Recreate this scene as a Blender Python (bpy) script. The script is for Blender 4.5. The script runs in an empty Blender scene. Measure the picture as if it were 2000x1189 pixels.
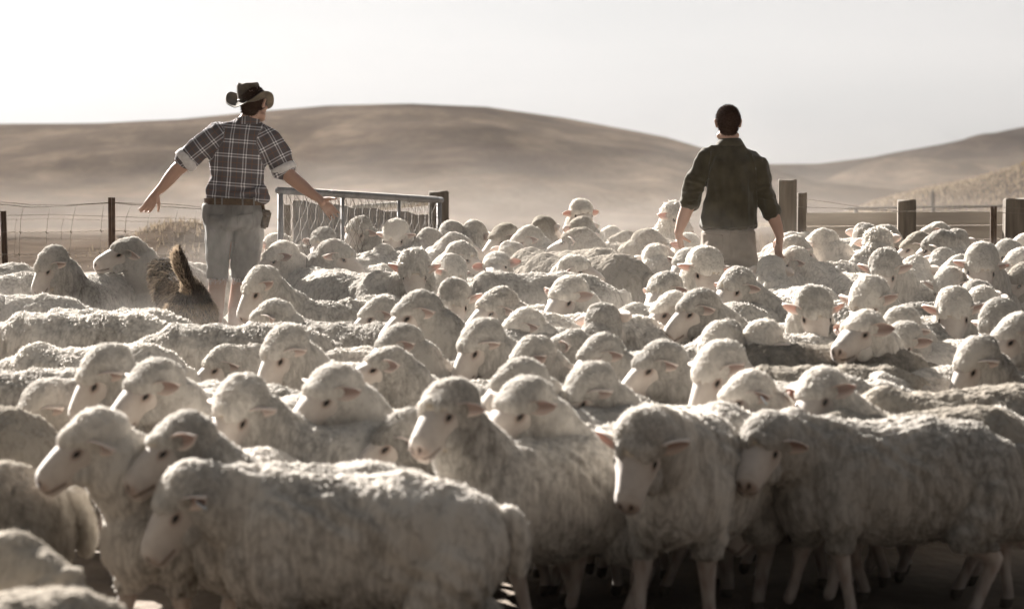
import bpy, math, random
import numpy as np
from mathutils import Vector, Matrix, Euler

C = bpy.context.scene.collection
SC = bpy.context.scene
R = math.radians
random.seed(7)
RNG = np.random.default_rng(7)

# ------------------------------------------------------------------ camera, sky, sun, exposure
FPX = 5000.0                       # focal length in photo pixels (2000 wide)
CAMZ = 2.24
HORIZ = 380.0                      # true horizon row in the photo
GRAD = (HORIZ - 73.0) / FPX        # the yard rises gently away from the camera
PITCH = math.atan((594.5 - HORIZ) / FPX)
cam_d = bpy.data.cameras.new('camera')
cam = bpy.data.objects.new('camera', cam_d); C.objects.link(cam)
cam.location = (0, 0, CAMZ)
cam.rotation_euler = (math.pi / 2 - PITCH, 0, 0)
cam_d.sensor_width = 36; cam_d.lens = 36 * FPX / 2000
cam_d.clip_start = 0.5; cam_d.clip_end = 4000
cam_d.dof.use_dof = True; cam_d.dof.focus_distance = 17.2; cam_d.dof.aperture_fstop = 3.0
SC.camera = cam

SUN_EL, SUN_AZ = R(28), R(-31)     # azimuth from +Y, negative = to the left
sdir = Vector((math.sin(SUN_AZ) * math.cos(SUN_EL), math.cos(SUN_AZ) * math.cos(SUN_EL), math.sin(SUN_EL)))
w = bpy.data.worlds.new('World'); SC.world = w; w.use_nodes = True
nt = w.node_tree; nt.nodes.clear()
sky = nt.nodes.new('ShaderNodeTexSky'); sky.sky_type = 'NISHITA'; sky.sun_disc = False
sky.sun_elevation = SUN_EL; sky.sun_rotation = SUN_AZ
sky.dust_density = 4.0; sky.air_density = 1.0; sky.ozone_density = 1.0
hs = nt.nodes.new('ShaderNodeHueSaturation'); hs.inputs['Saturation'].default_value = 0.08
tint = nt.nodes.new('ShaderNodeMix'); tint.data_type = 'RGBA'; tint.blend_type = 'MULTIPLY'
tint.inputs[0].default_value = 1.0
tcw = nt.nodes.new('ShaderNodeTexCoord'); mpw = nt.nodes.new('ShaderNodeMapping'); mpw.inputs['Scale'].default_value = (3, 3, 14)
nzw = nt.nodes.new('ShaderNodeTexNoise'); nzw.inputs['Scale'].default_value = 2.2; nzw.inputs['Detail'].default_value = 5
rpw = nt.nodes.new('ShaderNodeValToRGB')
rpw.color_ramp.elements[0].position = 0.3; rpw.color_ramp.elements[0].color = (1.06, 1.075, 1.085, 1)
rpw.color_ramp.elements[1].position = 0.75; rpw.color_ramp.elements[1].color = (1.16, 1.16, 1.165, 1)
bg = nt.nodes.new('ShaderNodeBackground'); bg.inputs['Strength'].default_value = 0.05
wo = nt.nodes.new('ShaderNodeOutputWorld')
L = nt.links.new
L(tcw.outputs['Generated'], mpw.inputs['Vector']); L(mpw.outputs[0], nzw.inputs['Vector']); L(nzw.outputs['Fac'], rpw.inputs['Fac'])
gm = nt.nodes.new('ShaderNodeGamma'); gm.inputs[1].default_value = 0.38
L(sky.outputs[0], hs.inputs['Color']); L(hs.outputs[0], gm.inputs[0]); L(gm.outputs[0], tint.inputs[6]); L(rpw.outputs[0], tint.inputs[7])
# hazy sky: brightest on the sun side, darker overhead and behind the camera
sxyz = nt.nodes.new('ShaderNodeSeparateXYZ'); mrw = nt.nodes.new('ShaderNodeMapRange'); mrw.inputs['From Min'].default_value = -1.0; mrw.inputs['From Max'].default_value = 0.97
mrw.inputs['To Min'].default_value = 0.22; mrw.inputs['To Max'].default_value = 1.0; vm_ = nt.nodes.new('ShaderNodeVectorMath'); vm_.operation = 'SCALE'
L(tcw.outputs['Generated'], sxyz.inputs[0]); L(sxyz.outputs['Y'], mrw.inputs['Value']); L(tint.outputs[2], vm_.inputs[0]); L(mrw.outputs[0], vm_.inputs['Scale'])
L(vm_.outputs[0], bg.inputs['Color']); L(bg.outputs[0], wo.inputs[0])
sl = bpy.data.lights.new('sun', 'SUN'); sl.energy = 5.0; sl.angle = R(0.6); sl.color = (1.0, 0.94, 0.87)
sun = bpy.data.objects.new('sun', sl); C.objects.link(sun)
sun.rotation_euler = sdir.to_track_quat('Z', 'Y').to_euler(); sun.location = (-20, 40, 30)
SC.view_settings.view_transform = 'Standard'; SC.view_settings.look = 'None'
SC.view_settings.gamma = 1.0; SC.view_settings.exposure = 2.5
SC.render.engine = 'CYCLES'
SC.cycles.use_denoising = True
SC.cycles.max_bounces = 6; SC.cycles.diffuse_bounces = 3; SC.cycles.glossy_bounces = 2
SC.cycles.transmission_bounces = 4; SC.cycles.volume_bounces = 1; SC.cycles.transparent_max_bounces = 8
SC.cycles.sample_clamp_indirect = 4.0

# ------------------------------------------------------------------ helpers
def smooth01(t):
    t = np.clip(t, 0, 1); return t * t * (3 - 2 * t)

class SinNoise:
    def __init__(s, seed, n=24, f=1.0, aniso=(1, 1, 1)):
        g = np.random.default_rng(seed); d = g.normal(size=(n, 3)); d /= np.linalg.norm(d, axis=1)[:, None]
        s.k = d * (f * g.uniform(0.6, 1.6, (n, 1)) * 2 * np.pi) * np.array(aniso); s.p = g.uniform(0, 6.28, n); s.n = n
    def __call__(s, P):
        return np.sin(P @ s.k.T + s.p).sum(1) / math.sqrt(s.n / 2)      # about unit variance

def pix(px, py, Y):
    """world point seen at photo pixel (px, py) at distance Y along +Y"""
    a = (px - 1000.0) / FPX; b = (594.5 - py) / FPX
    cp, sp = math.cos(PITCH), math.sin(PITCH)
    dy = cp + b * sp; dz = -sp + b * cp
    t = Y / dy
    return Vector((a * t, Y, CAMZ + dz * t))

_hill_x = np.array([-400, 0, 100, 200, 350, 500, 640, 800, 950, 1100, 1200, 1300, 1400, 1500, 1600, 1700, 1850, 2000, 2400], float)
_h1 = np.array([262, 250, 248, 246, 240, 225, 214, 211, 217, 238, 257, 275, 303, 330, 360, 378, 392, 400, 410], float)
_h2 = np.array([330, 330, 330, 330, 330, 330, 330, 330, 330, 330, 330, 328, 325, 322, 321, 310, 282, 252, 215], float)
_nz1 = SinNoise(3, 20, 1 / 38.0); _nz2 = SinNoise(4, 20, 1 / 11.0); _nz3 = SinNoise(5, 24, 1 / 1.2)
_nz4 = SinNoise(8, 20, 1 / 60.0)
def terrain(X, Y):
    X = np.asarray(X, float); Y = np.asarray(Y, float)
    shp = np.broadcast(X, Y).shape
    X = np.broadcast_to(X, shp).ravel(); Y = np.broadcast_to(Y, shp).ravel()
    P = np.stack([X, Y, 0 * X], 1)
    base = GRAD * np.minimum(Y, 24.0)
    base = base + GRAD * 3.0 * (1 - np.exp(-np.maximum(Y - 24, 0) / 3.0))        # levels off behind the fence
    t = smooth01((Y - 34) / 60)
    base = base - 0.5 * t + 0.02 * _nz3(P) * smooth01((Y - 20) / 4) 
    px = 1000 + FPX * X / np.maximum(Y, 1.0)
    def ridge(tab, Yc, w0, w1, rough):
        top = CAMZ + (HORIZ - np.interp(px, _hill_x, tab)) / FPX * Yc
        f = smooth01((Y - (Yc - w0)) / w0) * (1 - 0.6 * smooth01((Y - Yc) / w1))
        n = (_nz1(P) * 1.0 + _nz2(P) * 0.12) * rough * 1.1 * smooth01((Y - (Yc - w0)) / 60) * smooth01((Yc - Y) / 130)
        return (top - 1.1) * f + 1.1 + n
    r1 = ridge(_h1, 330, 230, 200, 0.45)
    r2 = ridge(_h2, 520, 260, 300, 0.8)
    z = np.where(Y > 70, np.maximum(base, np.maximum(r1, r2)), base)
    # pale grassy bank on the right, close behind the yards
    bpx = np.array([1500, 1640, 1700, 1800, 1900, 2000, 2150, 2400], float); bpy_ = np.array([470, 425, 398, 372, 352, 322, 290, 270], float)
    topb = CAMZ + (HORIZ - np.interp(px, bpx, bpy_)) / FPX * 75
    fb = smooth01((Y - 48) / 27) * (1 - smooth01((Y - 75) / 30)) * smooth01((px - 1450) / 150)
    z = z + np.maximum(topb - z, 0) * fb
    # little grassy hump behind the left fence
    hx, hy = -3.55, 27.5
    hump = 0.36 * np.exp(-(((X - hx) / 0.6) ** 2 + ((Y - hy) / 1.6) ** 2) ** 1.3)
    return (z + hump).reshape(shp)
def gz(x, y): return float(terrain(np.array([x]), np.array([y]))[0])
def plane_gz(x, y): return GRAD * min(y, 24.0)

def mesh_np(name, V, F, smooth=True, mat=None, attrs=None, midx=None):
    """V (n,3); F list of arrays of polygons (each (m,k)) or list of tuples"""
    me = bpy.data.meshes.new(name)
    if isinstance(F, list) and len(F) and isinstance(F[0], np.ndarray):
        loops = np.concatenate([f.ravel() for f in F]); tot = np.concatenate([np.full(len(f), f.shape[1]) for f in F])
        me.vertices.add(len(V)); me.vertices.foreach_set('co', np.asarray(V, np.float32).ravel())
        me.loops.add(len(loops)); me.loops.foreach_set('vertex_index', loops.astype(np.int32))
        me.polygons.add(len(tot)); st = np.concatenate([[0], np.cumsum(tot)[:-1]])
        me.polygons.foreach_set('loop_start', st.astype(np.int32)); me.polygons.foreach_set('loop_total', tot.astype(np.int32))
        me.update(calc_edges=True)
    else:
        me.from_pydata([tuple(v) for v in V], [], [tuple(f) for f in F]); me.update()
    if smooth: me.polygons.foreach_set('use_smooth', np.ones(len(me.polygons), bool))
    for m in (mat if isinstance(mat, (list, tuple)) else [mat]):
        if m is not None: me.materials.append(m)
    if midx is not None: me.polygons.foreach_set('material_index', np.asarray(midx, np.int32))
    for k, a in (attrs or {}).items():
        a = np.asarray(a, np.float32)
        if a.ndim == 1:
            at = me.attributes.new(k, 'FLOAT', 'POINT'); at.data.foreach_set('value', a)
        else:
            at = me.attributes.new(k, 'FLOAT_VECTOR', 'POINT'); at.data.foreach_set('vector', a.ravel())
    return me

def add(name, me, parent=None, loc=None, rot=None, **tags):
    o = bpy.data.objects.new(name, me); C.objects.link(o)
    if parent is not None: o.parent = parent
    if loc is not None: o.location = loc
    if rot is not None: o.rotation_euler = rot
    for k, v in tags.items():
        if v is not None: o[k] = v
    return o
def empty(name, loc, label, cat, group=None, rz=0):
    return add(name, None, None, loc, (0, 0, rz), label=label, category=cat, group=group)

class MB:
    """collects simple shapes into one mesh"""
    def __init__(s): s.V = []; s.F = []; s.n = 0
    def raw(s, V, F):
        s.V.append(np.asarray(V, float)); s.F += [tuple(int(i) + s.n for i in f) for f in F]; s.n += len(V)
    def box(s, c, d, rot=None, bev=0.0):
        x, y, z = [q / 2 for q in d]
        V = np.array([(a * x, b * y, e * z) for a in (-1, 1) for b in (-1, 1) for e in (-1, 1)])
        F = [(0, 1, 3, 2), (4, 6, 7, 5), (0, 4, 5, 1), (2, 3, 7, 6), (0, 2, 6, 4), (1, 5, 7, 3)]
        if bev > 0:
            import bmesh
            bm = bmesh.new(); vs = [bm.verts.new(v) for v in V]
            for f in F: bm.faces.new([vs[i] for i in f])
            bmesh.ops.bevel(bm, geom=bm.edges[:], offset=bev, segments=2, affect='EDGES')
            bm.verts.index_update(); V = np.array([v.co[:] for v in bm.verts]); F = [[v.index for v in f.verts] for f in bm.faces]; bm.free()
        if rot is not None: V = V @ np.array(rot).T
        s.raw(V + np.array(c), F)
    def tube(s, pts, r, n=8, cap=True):
        pts = [Vector(p) for p in pts]; rs = r if hasattr(r, '__len__') else [r] * len(pts)
        V = []; F = []; up = Vector((0, 0, 1))
        prev = None
        for i, p in enumerate(pts):
            t = (pts[min(i + 1, len(pts) - 1)] - pts[max(i - 1, 0)]).normalized()
            if prev is None:
                a = t.cross(up)
                if a.length < 1e-3: a = t.cross(Vector((1, 0, 0)))
                a.normalize()
            else: a = (prev - t * prev.dot(t)).normalized()
            prev = a; b = t.cross(a)
            for k in range(n):
                q = 2 * math.pi * k / n; V.append(p + (a * math.cos(q) + b * math.sin(q)) * rs[i])
        for i in range(len(pts) - 1):
            for k in range(n):
                F.append((i * n + k, i * n + (k + 1) % n, (i + 1) * n + (k + 1) % n, (i + 1) * n + k))
        if cap: F.append(tuple(range(n))[::-1]); F.append(tuple((len(pts) - 1) * n + k for k in range(n)))
        s.raw(np.array([v[:] for v in V]), F)
    def build(s, name, mat, parent=None, smooth=False, loc=None, **tags):
        V = np.concatenate(s.V); me = mesh_np(name, V, s.F, smooth, mat)
        me.validate()
        return add(name, me, parent, loc, None, **tags)

# icosphere template
def _ico(sub):
    import bmesh
    bm = bmesh.new(); bmesh.ops.create_icosphere(bm, subdivisions=sub, radius=1.0)
    V = np.array([v.co[:] for v in bm.verts]); bm.verts.index_update()
    F = np.array([[v.index for v in f.verts] for f in bm.faces]); bm.free(); return V, F
ICO_V, ICO_F = _ico(3)
class Blob:
    """union of ellipsoids and tapered capsules, fused by a voxel remesh into one skin"""
    def __init__(s): s.V = []; s.F = []; s.n = 0
    def ell(s, c, r, M=None):
        r = np.array([r] * 3 if not hasattr(r, '__len__') else r, float)
        v = ICO_V * r
        if M is not None: v = v @ np.asarray(M).T
        s.V.append(v + np.asarray(c, float)); s.F.append(ICO_F + s.n); s.n += len(v)
    def cap(s, p0, r0, p1, r1, M=None):
        p0 = np.asarray(p0, float); p1 = np.asarray(p1, float)
        a0 = np.asarray(r0, float) * np.ones(3) ; a1 = np.asarray(r1, float) * np.ones(3)
        Ln = np.linalg.norm(p1 - p0); step = max(min(a0.min(), a1.min()) * 0.3, 0.002)
        n = max(2, int(Ln / step) + 1)
        for i in range(n):
            t = i / (n - 1); s.ell(p0 * (1 - t) + p1 * t, a0 * (1 - t) + a1 * t, M)
    def chain(s, pts):
        for a, b in zip(pts[:-1], pts[1:]): s.cap(a[0], a[1], b[0], b[1])
    def skin(s, voxel, smooth=4, fac=0.5):
        V = np.concatenate(s.V); F = np.concatenate(s.F)
        me = mesh_np('tmp', V, [F]); o = bpy.data.objects.new('tmp', me); C.objects.link(o)
        m = o.modifiers.new('r', 'REMESH'); m.mode = 'VOXEL'; m.voxel_size = voxel
        if smooth: q = o.modifiers.new('s', 'SMOOTH'); q.factor = fac; q.iterations = smooth
        dg = bpy.context.evaluated_depsgraph_get(); dg.update()
        ev = o.evaluated_get(dg).to_mesh()
        n = len(ev.vertices); co = np.empty(n * 3, np.float32); ev.vertices.foreach_get('co', co)
        nl = len(ev.loops); li = np.empty(nl, np.int32); ev.loops.foreach_get('vertex_index', li)
        nr = np.empty(n * 3, np.float32); ev.vertices.foreach_get('normal', nr)
        lt = np.empty(len(ev.polygons), np.int32); ev.polygons.foreach_get('loop_total', lt)
        assert (lt == 4).all()
        o.evaluated_get(dg).to_mesh_clear()
        bpy.data.objects.remove(o); bpy.data.meshes.remove(me)
        return co.reshape(-1, 3).astype(float), li.reshape(-1, 4), nr.reshape(-1, 3).astype(float)

# ------------------------------------------------------------------ materials
def mat(name):
    m = bpy.data.materials.new(name); m.use_nodes = True
    n = m.node_tree.nodes; p = n['Principled BSDF']; return m, m.node_tree, n, m.node_tree.links.new, p
def noise_mat(name, c0, c1, scale=8.0, rough=0.9, bump=0.2, detail=6.0, stretch=(1, 1, 1), pos=(0.3, 0.7), bscale=None, bdist=0.01, sheen=0.0, spec=0.3):
    m, t, n, l, p = mat(name)
    tc = n.new('ShaderNodeTexCoord'); mp = n.new('ShaderNodeMapping'); mp.inputs['Scale'].default_value = stretch
    nz = n.new('ShaderNodeTexNoise'); nz.inputs['Scale'].default_value = scale; nz.inputs['Detail'].default_value = detail
    rp = n.new('ShaderNodeValToRGB'); e = rp.color_ramp.elements
    e[0].position, e[1].position = pos; e[0].color = (*c0, 1); e[1].color = (*c1, 1)
    nb = n.new('ShaderNodeTexNoise'); nb.inputs['Scale'].default_value = bscale or scale * 4; nb.inputs['Detail'].default_value = 5
    bp = n.new('ShaderNodeBump'); bp.inputs['Strength'].default_value = bump; bp.inputs['Distance'].default_value = bdist
    l(tc.outputs['Object'], mp.inputs[0]); l(mp.outputs[0], nz.inputs['Vector']); l(mp.outputs[0], nb.inputs['Vector'])
    l(nz.outputs['Fac'], rp.inputs[0]); l(rp.outputs[0], p.inputs['Base Color']); l(nb.outputs['Fac'], bp.inputs['Height']); l(bp.outputs[0], p.inputs['Normal'])
    p.inputs['Roughness'].default_value = rough; p.inputs['Specular IOR Level'].default_value = spec
    if sheen: p.inputs['Sheen Weight'].default_value = sheen
    return m

def wool_mat(name, dark, light, trans=0.32):
    m, t, n, l, p = mat(name); n.remove(p)
    at = n.new('ShaderNodeAttribute'); at.attribute_name = 'tone'
    oi = n.new('ShaderNodeObjectInfo')
    rp = n.new('ShaderNodeValToRGB'); e = rp.color_ramp.elements
    e[0].color = (*dark, 1); e[1].color = (*light, 1); e[0].position = 0.0; e[1].position = 0.85
    mr = n.new('ShaderNodeMapRange'); mr.inputs['To Min'].default_value = 0.70; mr.inputs['To Max'].default_value = 1.08
    mx = n.new('ShaderNodeMix'); mx.data_type = 'RGBA'; mx.blend_type = 'MULTIPLY'; mx.inputs[0].default_value = 1
    df = n.new('ShaderNodeBsdfDiffuse'); tr = n.new('ShaderNodeBsdfTranslucent'); ms = n.new('ShaderNodeMixShader'); ms.inputs[0].default_value = trans
    l(at.outputs['Fac'], rp.inputs[0]); l(oi.outputs['Random'], mr.inputs['Value'])
    l(rp.outputs[0], mx.inputs[6]); l(mr.outputs[0], mx.inputs[7])
    l(mx.outputs[2], df.inputs[0]); l(mx.outputs[2], tr.inputs[0]); l(df.outputs[0], ms.inputs[1]); l(tr.outputs[0], ms.inputs[2])
    l(ms.outputs[0], n['Material Output'].inputs[0]); return m
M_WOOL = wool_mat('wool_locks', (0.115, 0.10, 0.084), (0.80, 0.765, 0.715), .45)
M_WOOLD = wool_mat('dark_dusty_wool_locks', (0.13, 0.115, 0.10), (0.48, 0.44, 0.385))
M_UNDER = noise_mat('wool_underlayer', (0.42, 0.36, 0.28), (0.60, 0.53, 0.44), 30, 1.0, 0.5)
def face_mat():
    m, t, n, l, p = mat('short_face_hair')
    at = n.new('ShaderNodeAttribute'); at.attribute_name = 'tone'
    rp = n.new('ShaderNodeValToRGB'); e = rp.color_ramp.elements
    e[0].color = (0.035, 0.022, 0.018, 1); e[0].position = 0.0; e[1].color = (0.50, 0.45, 0.405, 1); e[1].position = 1.0
    q = e.new(0.45); q.color = (0.30, 0.235, 0.20, 1)
    tc = n.new('ShaderNodeTexCoord'); nb = n.new('ShaderNodeTexNoise'); nb.inputs['Scale'].default_value = 140
    bp = n.new('ShaderNodeBump'); bp.inputs['Strength'].default_value = 0.35; bp.inputs['Distance'].default_value = 0.004
    l(at.outputs['Fac'], rp.inputs[0]); l(rp.outputs[0], p.inputs['Base Color']); l(tc.outputs['Object'], nb.inputs['Vector'])
    l(nb.outputs['Fac'], bp.inputs['Height']); l(bp.outputs[0], p.inputs['Normal'])
    p.inputs['Roughness'].default_value = 0.8; p.inputs['Sheen Weight'].default_value = 0.3; p.inputs['Specular IOR Level'].default_value = 0.25
    return m
M_FACE = face_mat()
def ear_mat():
    m, t, n, l, p = mat('ear_skin')
    at = n.new('ShaderNodeAttribute'); at.attribute_name = 'tone'
    rp = n.new('ShaderNodeValToRGB'); e = rp.color_ramp.elements
    e[0].color = (0.27, 0.21, 0.19, 1); e[1].color = (0.76, 0.68, 0.61, 1); e[0].position = .2; e[1].position = .9
    tr = n.new('ShaderNodeBsdfTranslucent'); tr.inputs[0].default_value = (0.80, 0.45, 0.36, 1)
    ms = n.new('ShaderNodeMixShader'); ms.inputs[0].default_value = 0.18
    l(at.outputs['Fac'], rp.inputs[0]); l(rp.outputs[0], p.inputs['Base Color']); p.inputs['Roughness'].default_value = 0.8
    l(p.outputs[0], ms.inputs[1]); l(tr.outputs[0], ms.inputs[2]); l(ms.outputs[0], n['Material Output'].inputs[0]); return m
M_EAR = ear_mat()
M_EYE, _t, _n, _l, _p = mat('eye_dark'); _p.inputs['Base Color'].default_value = (0.018, 0.012, 0.008, 1); _p.inputs['Roughness'].default_value = 0.12
M_HOOF = noise_mat('hoof_horn', (0.05, 0.04, 0.03), (0.11, 0.09, 0.07), 30, 0.6)
# ------------------------------------------------------------------ sheep
HS = 1.04                                  # head size in metres per head unit
_hx = np.array([-.02, 0.02, .06, .10, .15, .20, .235, .260, .276])
_hw = np.array([.058, .066, .071, .068, .058, .050, .0480, .042, .026])
_ht = np.array([.050, .060, .066, .063, .057, .048, .040, .027, .006])
_hb = np.array([-.070, -.084, -.098, -.100, -.084, -.074, -.072, -.067, -.048])
def head_mesh():
    nr, ns = 44, 40; V = []; T = []
    xs = np.concatenate([np.linspace(-.02, .2, 26), np.linspace(.205, .276, 18)])
    for x in xs:
        hw = np.interp(x, _hx, _hw); top = np.interp(x, _hx, _ht); bot = np.interp(x, _hx, _hb)
        cz = (top + bot) / 2; hh = (top - bot) / 2
        for k in range(ns):
            a = 2 * math.pi * k / ns; cy, sz = math.sin(a), math.cos(a)
            wv = hw * (1.0 if sz > 0 else 1 - 0.28 * (-sz))
            V.append((x, math.copysign(abs(cy) ** 0.85, cy) * wv, cz + math.copysign(abs(sz) ** 0.9, sz) * hh))
    V = np.array(V); V[:, 0] = np.where(V[:, 0] > .12, .12 + (V[:, 0] - .12) * .84, V[:, 0])
    UNS = lambda x: .12 + (x - .12) * .84
    for sgn in (-1, 1):                                      # brow ridge, eye socket, nostril, lip
        e = np.array([.098, sgn * .062, .022]); d2 = ((V - e) ** 2).sum(1)
        V[:, 1] += sgn * (0.011 * np.exp(-d2 / (2 * .020 ** 2)) - 0.010 * np.exp(-d2 / (2 * .008 ** 2)))
        nn = np.array([UNS(.268), sgn * .018, .002]); d2 = ((V - nn) ** 2).sum(1)
        V[:, 0] -= 0.006 * np.exp(-d2 / (2 * .006 ** 2)); V[:, 1] += sgn * 0.004 * np.exp(-d2 / (2 * .013 ** 2))
    tone = np.ones(len(V)) * 0.90 + SinNoise(44, 24, 9)(V) * .05 + SinNoise(45, 24, 38)(V) * .03
    for sgn in (-1, 1):
        e = np.array([.098, sgn * .066, .022]); q = (V - e) * np.array([.9, 1, 1.7]); d = np.sqrt((q ** 2).sum(1))
        tone = np.minimum(tone, np.where(d < .0160, 0.04, np.clip(0.38 + (d - .0160) / .030, 0, 1)))
        e = np.array([.122, sgn * .058, .005]); q = (V - e) * np.array([1, .5, 1.6]); d = np.sqrt((q ** 2).sum(1))
        tone = np.minimum(tone, np.clip(0.35 + d / .016, 0, 1))
        nn = np.array([UNS(.270), sgn * .018, .002]); q = (V - nn) * np.array([.8, 1.5, .9]); q = q @ np.eye(3); d = np.sqrt((q ** 2).sum(1))
        tone = np.minimum(tone, np.clip(0.02 + (d - .0075) / .012, 0, 1))
    mouth = np.abs(V[:, 2] + .034 + (UNS(.27) - V[:, 0]) * 0.18); mk = V[:, 0] > .178
    tone = np.where(mk, np.minimum(tone, np.clip(0.10 + (mouth - .0022) / .009, 0, 1)), tone)
    pinkn = np.exp(-(((V[:, 0] - UNS(.274)) / .018) ** 2 + ((V[:, 2] + .010) / .026) ** 2)); tone = np.minimum(tone, 1 - 0.62 * pinkn)
    F = [(i * ns + k, i * ns + (k + 1) % ns, (i + 1) * ns + (k + 1) % ns, (i + 1) * ns + k) for i in range(nr - 1) for k in range(ns)]
    n0 = len(V); V = np.vstack([V, [[UNS(.282), 0, -.022]]]); tone = np.append(tone, .4)
    capf = [((nr - 1) * ns + k, (nr - 1) * ns + (k + 1) % ns, n0, n0) for k in range(ns)]
    return V, np.array(F), np.array(capf)[:, :3], tone
HV, HF, HC, HT = head_mesh()
def ear_mesh(sgn, droop, back):
    nu, nv = 11, 9; P = []; 
    for u in np.linspace(0, 1, nu):
        wd = 0.036 * (np.sin(np.pi * min(1, (u * 0.80 + 0.17)) ) ** 0.75) * (1 if u < .97 else .35)
        for v in np.linspace(-1, 1, nv):
            P.append((u * .100, v * wd * .9, 0.030 * (v * v) * (1 - 0.5 * u) - 0.010 * u * u))
    P = np.array(P); inner = P.copy(); outer = P.copy(); outer[:, 2] -= 0.004
    V = np.vstack([inner, outer]); n = nu * nv
    T = np.concatenate([np.clip(0.15 + 0.75 * np.abs(np.tile(np.linspace(-1, 1, nv), nu)) ** 2.2, 0, 1), np.ones(n) * .9])
    F = []
    for i in range(nu - 1):
        for j in range(nv - 1):
            a = i * nv + j; F += [(a, a + 1, a + nv + 1, a + nv), (n + a, n + a + nv, n + a + nv + 1, n + a + 1)]
    for i in range(nu - 1):
        a = i * nv; F += [(a, a + nv, n + a + nv, n + a)]; b = a + nv - 1; F += [(b, n + b, n + b + nv, b + nv)]
    a = (nu - 1) * nv
    for j in range(nv - 1): F += [(a + j, a + j + 1, n + a + j + 1, n + a + j)]
    # local: x along ear, y across, z = opening direction -> head frame
    ex = Vector((-back, sgn * 1.0, -droop)).normalized(); ez = Vector((0.92, 0.0, 0.10)); ez = (ez - ex * ez.dot(ex)).normalized(); ey = ez.cross(ex)
    M = np.array([ex[:], ey[:], ez[:]])
    return V @ M + np.array([.028, sgn * .066, .028]), np.array(F), T
EARS = {(s, d): ear_mesh(s, d, .28) for s in (-1, 1) for d in (0.15, 0.6)}

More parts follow.
